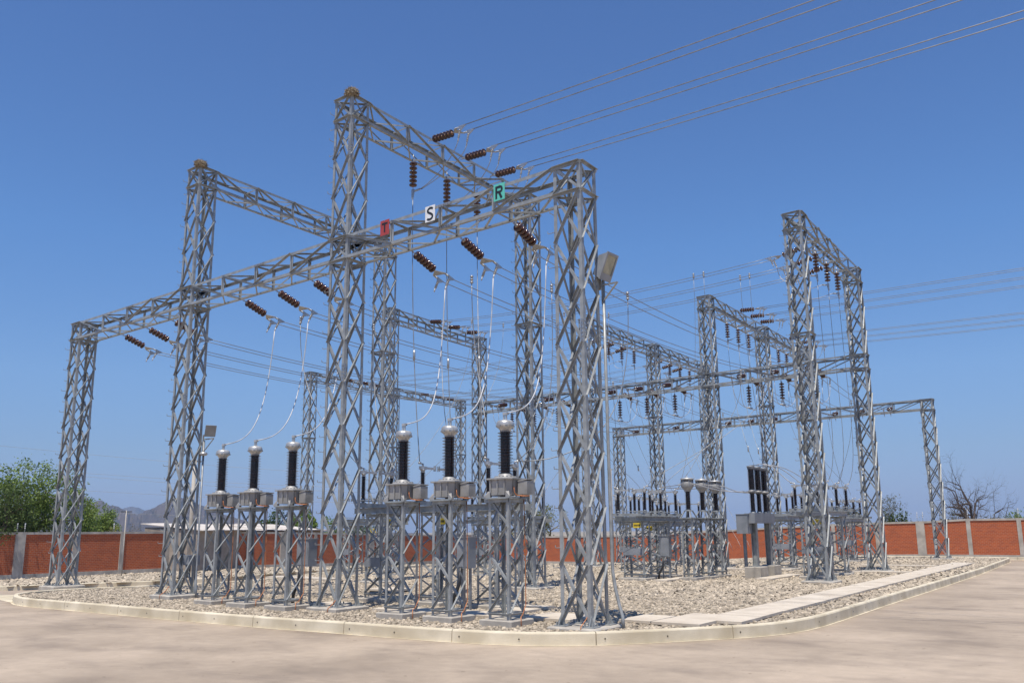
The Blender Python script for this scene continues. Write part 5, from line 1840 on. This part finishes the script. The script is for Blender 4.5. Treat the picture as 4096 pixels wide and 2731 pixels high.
for u, v, zz, lb in ((0.30, -.42, .0, 'thin copper wire over the edge of the corner tower plinth'), (-7.85, -.45, .0, 'thin copper wire over the edge of the plinth below the tallest tower'), (-16.2, -.5, .05, 'thin copper wire over the plinth edge of the second nest tower')):
    cable('earth_wire', [W(u, v + .1, zz + .22), W(u - .03, v + .02, zz + .1), W(u - .05, v - .08, zz + .02), W(u - .05, v - .19, zz - .04), W(u - .05, v - .21, zz - .2)], .011, lb, None, 'copper', 'earth wire')

# ------------------------------------------------------------------ trees and bushes beyond the walls
def tree(base, H, wd, kind, label, seed, name='tree', leaf='leaf', bark='bark', n_leaf=5000, leaf_size=0.12, trunk_r=0.16, fork=0.25, flat=0.6, droop=0.0, depth=5, group='trees beyond the walls', stems=1, lean=(0, 0)):
    """trunk and limbs grown by forking; leaf faces cluster round the twig ends"""
    q = random.Random(seed)
    t = thing(name, base, label, 'tree', group)
    m = MB()
    m.smooth = True
    tips = []
    def grow(p, d, L, r, lev):
        n = 4
        pts, rs = [p], [r]
        dd = d.copy()
        for i in range(n):
            dd = (dd + Vector((q.gauss(0, .14), q.gauss(0, .14), q.gauss(0, .08) + (.03 if lev < 2 else -.02 - droop)))).normalized()
            pts.append(pts[-1] + dd * L / n)
            rs.append(r * (1 - .42 * (i + 1) / n))
        m.tube(pts, rs, 6 if lev < 2 else 4 if lev < 4 else 3, caps=False)
        if lev >= depth:
            tips.append((pts[-1], dd))
            tips.append((pts[2], dd))
            return
        k = q.choice((2, 3, 3)) if lev else q.choice((3, 4))
        for j in range(k):
            a = q.uniform(0, 6.283)
            sp = q.uniform(.45, .95)
            per = dd.cross(Vector((math.cos(a), math.sin(a), .3))).normalized()
            nd = (dd * math.cos(sp) + per * math.sin(sp))
            nd.z = nd.z * flat + .12 - droop * .5
            nd.normalize()
            grow(pts[-1] if j else pts[-1], nd, L * q.uniform(.62, .86), rs[-1] * q.uniform(.62, .8), lev + 1)
            if lev >= 1 and q.random() < .45:
                b = pts[2]
                nd2 = (dd * .5 + per * .8)
                nd2.normalize()
                grow(b, nd2, L * .5, rs[-1] * .5, min(depth, lev + 2))
    for s_ in range(stems):
        d0 = Vector((q.gauss(0, .12) + lean[0], q.gauss(0, .12) + lean[1], 1)).normalized()
        if stems > 1: d0 = Vector((q.gauss(0, .45), q.gauss(0, .45), 1)).normalized()
        grow(Vector((q.gauss(0, .1) * (stems > 1), q.gauss(0, .1) * (stems > 1), -.2)), d0, fork, trunk_r, 0)
    V = np.array(m.v)
    T_ = np.array([tuple(p) for p, _ in tips])
    zt = np.percentile(V[:, 2], 99.7)
    # scale to the asked height and spread
    hr = np.percentile(np.hypot(T_[:, 0] - T_[:, 0].mean(), T_[:, 1] - T_[:, 1].mean()), 92)
    sx, sz = wd / 2 / max(hr, .01), H / max(zt, .01)
    V[:, :2] *= sx
    V[:, 2] *= sz
    T_[:, :2] *= sx
    T_[:, 2] *= sz
    m.v = [tuple(x) for x in V]
    m.build('trunk', bark, t)
    if n_leaf:
        g = np.random.default_rng(seed)
        idx = g.integers(0, len(T_), n_leaf)
        spread_ = wd * .045
        c = T_[idx] + g.normal(0, 1, (n_leaf, 3)) * np.array([spread_, spread_, spread_ * .7])
        c[:, 2] -= np.abs(g.normal(0, spread_ * .6, n_leaf)) * (1 + droop * 4)
        a = g.normal(0, 1, (n_leaf, 3))
        a /= np.linalg.norm(a, axis=1)[:, None]
        b = np.cross(a, g.normal(0, 1, (n_leaf, 3)))
        b /= np.linalg.norm(b, axis=1)[:, None]
        sz_ = leaf_size * g.uniform(.6, 1.35, n_leaf)[:, None]
        pts = np.stack([c - a * sz_, c - b * sz_ * .42, c + a * sz_, c + b * sz_ * .42], 1).reshape(-1, 3)
        me = bpy.data.meshes.new('crown')
        me.from_pydata(pts.tolist(), [], np.arange(n_leaf * 4).reshape(-1, 4).tolist())
        me.materials.append(M[leaf])
        o = bpy.data.objects.new('crown', me)
        scene.collection.objects.link(o)
        o.parent = t
    return t
def at_px(px, dist, z):
    p = hor(px, dist)
    return Vector((p.x, p.y, z))
def top_h(y, px, dist, zb):           # height so that the top shows at photo row y
    hz = 2144 - (px / 4096) * 38
    return CAM.z + (hz - y) * dist / FPX - zb
def put(px, y, wpx, dist, zb, label, seed, **k):
    tree(at_px(px, dist, zb), top_h(y, px, dist, zb), wpx * dist / FPX, 0, label, seed, **k)
put(95, 1893, 340, 67, -.9, 'big bright green feathery tree rising over the shaded brick wall', 11, n_leaf=15000, leaf_size=.10, trunk_r=.22, fork=1.3, droop=.07, flat=.75)
put(-190, 1885, 300, 66, -.9, 'bright green tree cut by the picture edge above the shaded wall', 12, n_leaf=9000, leaf_size=.10, fork=1.3, droop=.07, flat=.8)
put(10, 1960, 260, 62, -.9, 'darker green undergrowth tree low behind the shaded wall', 13, n_leaf=9000, leaf_size=.10, fork=.9, flat=.8, stems=3, leaf='leaf_dark')
put(365, 2045, 170, 86, -.9, 'smaller round green tree behind the short end tower', 14, n_leaf=9000, leaf_size=.10, fork=.9, flat=.75, droop=.04)
put(455, 2112, 60, 84, -.9, 'little yellowish bush beside the smaller round tree', 15, n_leaf=1500, leaf_size=.10, fork=.7, leaf='leaf_yellow', stems=3)
put(535, 2090, 95, 96, -.9, 'leafless purplish bush left of another over the shaded wall', 16, n_leaf=500, leaf_size=.07, fork=.7, stems=6, bark='bark_dark', leaf='leaf_grey', depth=6, trunk_r=.05)
put(640, 2092, 95, 96, -.9, 'leafless purplish bush beside the second nest tower', 17, n_leaf=500, leaf_size=.07, fork=.7, stems=6, bark='bark_dark', leaf='leaf_grey', depth=6, trunk_r=.05)
put(1075, 2052, 130, 92, -1.0, 'green tree peeping between the smaller transformer stands', 18, n_leaf=6000, leaf_size=.11, fork=.8, leaf='leaf_dark')
put(1215, 2052, 120, 88, -1.0, 'broad-leaved green clump behind the smaller transformer stands', 19, n_leaf=2600, leaf_size=.26, fork=.8, stems=4)
put(1310, 2075, 100, 95, -1.0, 'green tree low behind the foot of the tallest tower', 20, n_leaf=4500, leaf_size=.11, fork=.8)
put(1465, 2085, 150, 100, -1.1, 'dark green bush behind the larger transformer stands', 21, n_leaf=4500, leaf_size=.11, fork=.8, leaf='leaf_dark', stems=3)
put(2195, 2018, 170, 104, -1.4, 'airy yellow-green tree beyond the back wall beside the corner tower', 22, n_leaf=4200, leaf_size=.10, fork=.9, leaf='leaf_yellow', flat=.8)
put(2085, 2060, 90, 104, -1.4, 'faint yellow-green tree seen through the waist-framed tower', 23, n_leaf=1800, leaf_size=.10, fork=.9, leaf='leaf_yellow')
put(3410, 2022, 130, 82, -.6, 'dusty grey-green bush over the back wall beside the trench-side tower', 24, n_leaf=4200, leaf_size=.09, fork=.6, leaf='leaf_grey', stems=5)
put(3290, 2045, 130, 84, -.6, 'dusty bush half hidden by the trench-side tower', 25, n_leaf=3500, leaf_size=.09, fork=.6, leaf='leaf_grey', stems=5)
put(3555, 1995, 100, 98, -.6, 'thin umbrella tree with sparse dry leaves above the back wall', 26, n_leaf=2200, leaf_size=.07, fork=1.1, leaf='leaf_grey', depth=6, trunk_r=.09, flat=.7)
for i, (px, y) in enumerate(((3552, 2060), (3585, 2056), (3612, 2050), (3634, 2066))):
    put(px, y, 34, 80, -.6, ('dark pointed shrub over the back wall, first of four', 'dark pointed shrub over the back wall, second of four', 'dark pointed shrub over the back wall, tallest of four', 'dark pointed shrub over the back wall, last of four')[i], 30 + i, n_leaf=900, leaf_size=.10, fork=.6, leaf='leaf_dark', stems=4, flat=1.1, group='pointed shrubs over the back wall')
put(3885, 1858, 290, 86, -.5, 'large bare umbrella-shaped tree of fine twigs over the back wall', 41, n_leaf=0, fork=1.2, bark='bark_dark', depth=6, trunk_r=.22, flat=.55, stems=2)
put(3800, 2055, 90, 80, -.5, 'scrubby bush at the foot of the bare tree', 42, n_leaf=1500, leaf_size=.09, fork=.6, leaf='leaf_grey', stems=5)
put(3960, 2072, 120, 80, -.5, 'low scrub behind the wall beyond the bare tree', 43, n_leaf=1500, leaf_size=.09, fork=.6, leaf='leaf_grey', stems=5)
put(4080, 2052, 130, 90, -.5, 'bright green bush at the far end of the sunlit wall', 44, n_leaf=4500, leaf_size=.10, fork=.6, stems=4)
put(3700, 2070, 100, 100, -.5, 'thin dry scrub between the pointed shrubs and bare tree', 45, n_leaf=300, leaf_size=.08, fork=.6, stems=5, bark='bark', depth=5, trunk_r=.04)

# hills: a ridge of real depth far off
def hills(name, prof, dist, back, seed, mat='hill'):
    g = random.Random(seed)
    xs, hs = [], []
    for (x0, y0), (x1, y1) in zip(prof, prof[1:]):
        n = max(1, int((x1 - x0) / 9))
        for i in range(n):
            f = i / n
            xs.append(x0 + (x1 - x0) * f)
            hs.append(y0 + (y1 - y0) * f + g.uniform(-1.6, 1.6))
    rows = 14
    m = MB()
    m.smooth = False
    vs = []
    for j in range(rows):
        f = j / (rows - 1)
        dd = dist - back + 2 * back * f
        env = math.sin(math.pi * f) ** .8 if 0 < f < 1 else 0
        for i, (x, y) in enumerate(zip(xs, hs)):
            hz = 2144 - x / 4096 * 38
            z = max(0, (hz - y)) * dist / FPX
            gully = .80 + .2 * math.sin(i * .9 + 2.3 * math.sin(i * .23) + j * .4) if abs(f - .5) > .08 else 1
            p = hor(x, dd)
            vs.append((p.x, p.y, -1.9 + (z + 1.9) * env * gully + g.uniform(-.015, .015) * z))
    n = len(xs)
    m.add(vs, [(j * n + i, j * n + i + 1, (j + 1) * n + i + 1, (j + 1) * n + i) for j in range(rows - 1) for i in range(n - 1)])
    tag(m.build(name, mat), kind='structure')
hills('hills', [(-500, 2120), (-200, 2070), (0, 2050), (120, 2022), (230, 1995), (290, 1990), (337, 2008), (356, 2025), (398, 2017), (432, 2034), (455, 2033), (497, 2054), (543, 2066), (574, 2052), (612, 2037), (670, 2010), (716, 2002), (750, 2015), (804, 2028), (861, 2055), (905, 2064), (1000, 2088), (1150, 2106), (1400, 2120), (1700, 2130)], 2600, 500, 4)
hills('hills', [(380, 2100), (470, 2050), (510, 2038), (545, 2041), (600, 2060), (700, 2090), (800, 2110)], 5200, 600, 8)

# shed roof behind the shaded wall
def shed():
    a = at_px(790, 66, -1.0)
    b = at_px(1290, 84, -1.0)
    ax = (b - a)
    L = ax.length
    ax.normalize()
    n = Vector((-ax.y, ax.x, 0))
    if (CAM - a).dot(n) > 0: n = -n
    t = thing('shed', a, 'low shed with a pale dusty sheet roof just behind the shaded wall', 'shed')
    m = MB()
    z1 = 3.15
    m.hexa([Vector((0, 0, 0)), ax * L, ax * L + n * 4, n * 4, Vector((0, 0, z1)), ax * L + Vector((0, 0, z1)), ax * L + n * 4 + Vector((0, 0, z1 + .25)), n * 4 + Vector((0, 0, z1 + .25))])
    m.build('wall', 'mud', t)
    q = random.Random(3)
    k = 16
    for i in range(k):
        m = MB()
        s0, s1 = L * i / k - .1, L * (i + 1) / k + .1
        dz = q.uniform(-.04, .05)
        p = [ax * s0 - n * .5 + Vector((0, 0, z1 - .02 + dz)), ax * s1 - n * .5 + Vector((0, 0, z1 + dz)), ax * s1 + n * 4.3 + Vector((0, 0, z1 + .5 + dz)), ax * s0 + n * 4.3 + Vector((0, 0, z1 + .48 + dz))]
        m.hexa(p + [x + Vector((0, 0, .05)) for x in p])
        m.build('roof_sheet', 'roof_sheet', t)
shed()
# poles
def pole(px, dist, zb, y, r, label, dark=None):
    b = at_px(px, dist, zb)
    h = top_h(y, px, dist, zb)
    t = thing('utility_pole', b, label, 'pole')
    m = MB()
    m.smooth = True
    m.tube([(0, 0, -.3), (0, 0, h)], [r * 1.25, r], 12)
    m.build('shaft', 'concrete', t)
    if dark:
        m = MB()
        m.tube([(0, 0, dark[0]), (0, 0, dark[1])], r * 1.35, 12)
        m.build('base_band', 'black', t)
    m = MB()
    m.box(-.02, .02, -.35, .35, h - .12, h - .04)
    m.build('cross_arm', 'steel_dark', t)
pole(762, 47, -.45, 1862, .085, 'grey round pole seen through the second nest tower, black at its foot', (0, 1.15))
pole(499, 60, -.6, 2052, .03, 'thin grey pole standing on the shaded wall')
pole(2447, 74, -.8, 1882, .13, 'tan pole behind the corner tower, before the back wall')
# a country power line far behind the shaded wall
for k, (pts, lb) in enumerate((([(-200, 1765), (0, 1782), (344, 1816), (861, 1862), (1400, 1900)], 'topmost faint wire of the country power line'),
                              ([(-200, 1846), (0, 1863), (344, 1892), (842, 1927), (1500, 1955)], 'second faint wire of the country power line'),
                              ([(-200, 1864), (0, 1880), (344, 1906), (842, 1942), (1500, 1972)], 'third faint wire of the country power line'),
                              ([(-200, 1918), (214, 1950), (349, 1962), (861, 1990), (1500, 2015)], 'fourth faint wire of the country power line'),
                              ([(150, 2045), (500, 2053), (650, 2058), (900, 2066)], 'lowest faint wire of the country power line'))):
    P3 = [pix(x, y, 130) for x, y in pts]
    fine = []
    for a, b in zip(P3, P3[1:]): fine += [a.lerp(b, i / 6) for i in range(6)]
    fine.append(P3[-1])
    cable('distribution_wire', fine, .016, lb, 'faint wires of the country power line', 'wire')

# the hazy air of the day: one closed box round the whole place
hz_ = MB()
hz_.box(-7400, 7400, -7400, 7400, -3.0, 165)
hm = bpy.data.materials.new('haze_air')
hm.use_nodes = True
hm.node_tree.nodes.clear()
pv = hm.node_tree.nodes.new('ShaderNodeVolumePrincipled')
pv.inputs['Color'].default_value = (0.52, 0.69, 0.95, 1)
pv.inputs['Density'].default_value = 0.00016
pv.inputs['Anisotropy'].default_value = 0.0
ho = hm.node_tree.nodes.new('ShaderNodeOutputMaterial')
hm.node_tree.links.new(pv.outputs[0], ho.inputs['Volume'])
tag(hz_.build('haze', hm), kind='stuff')
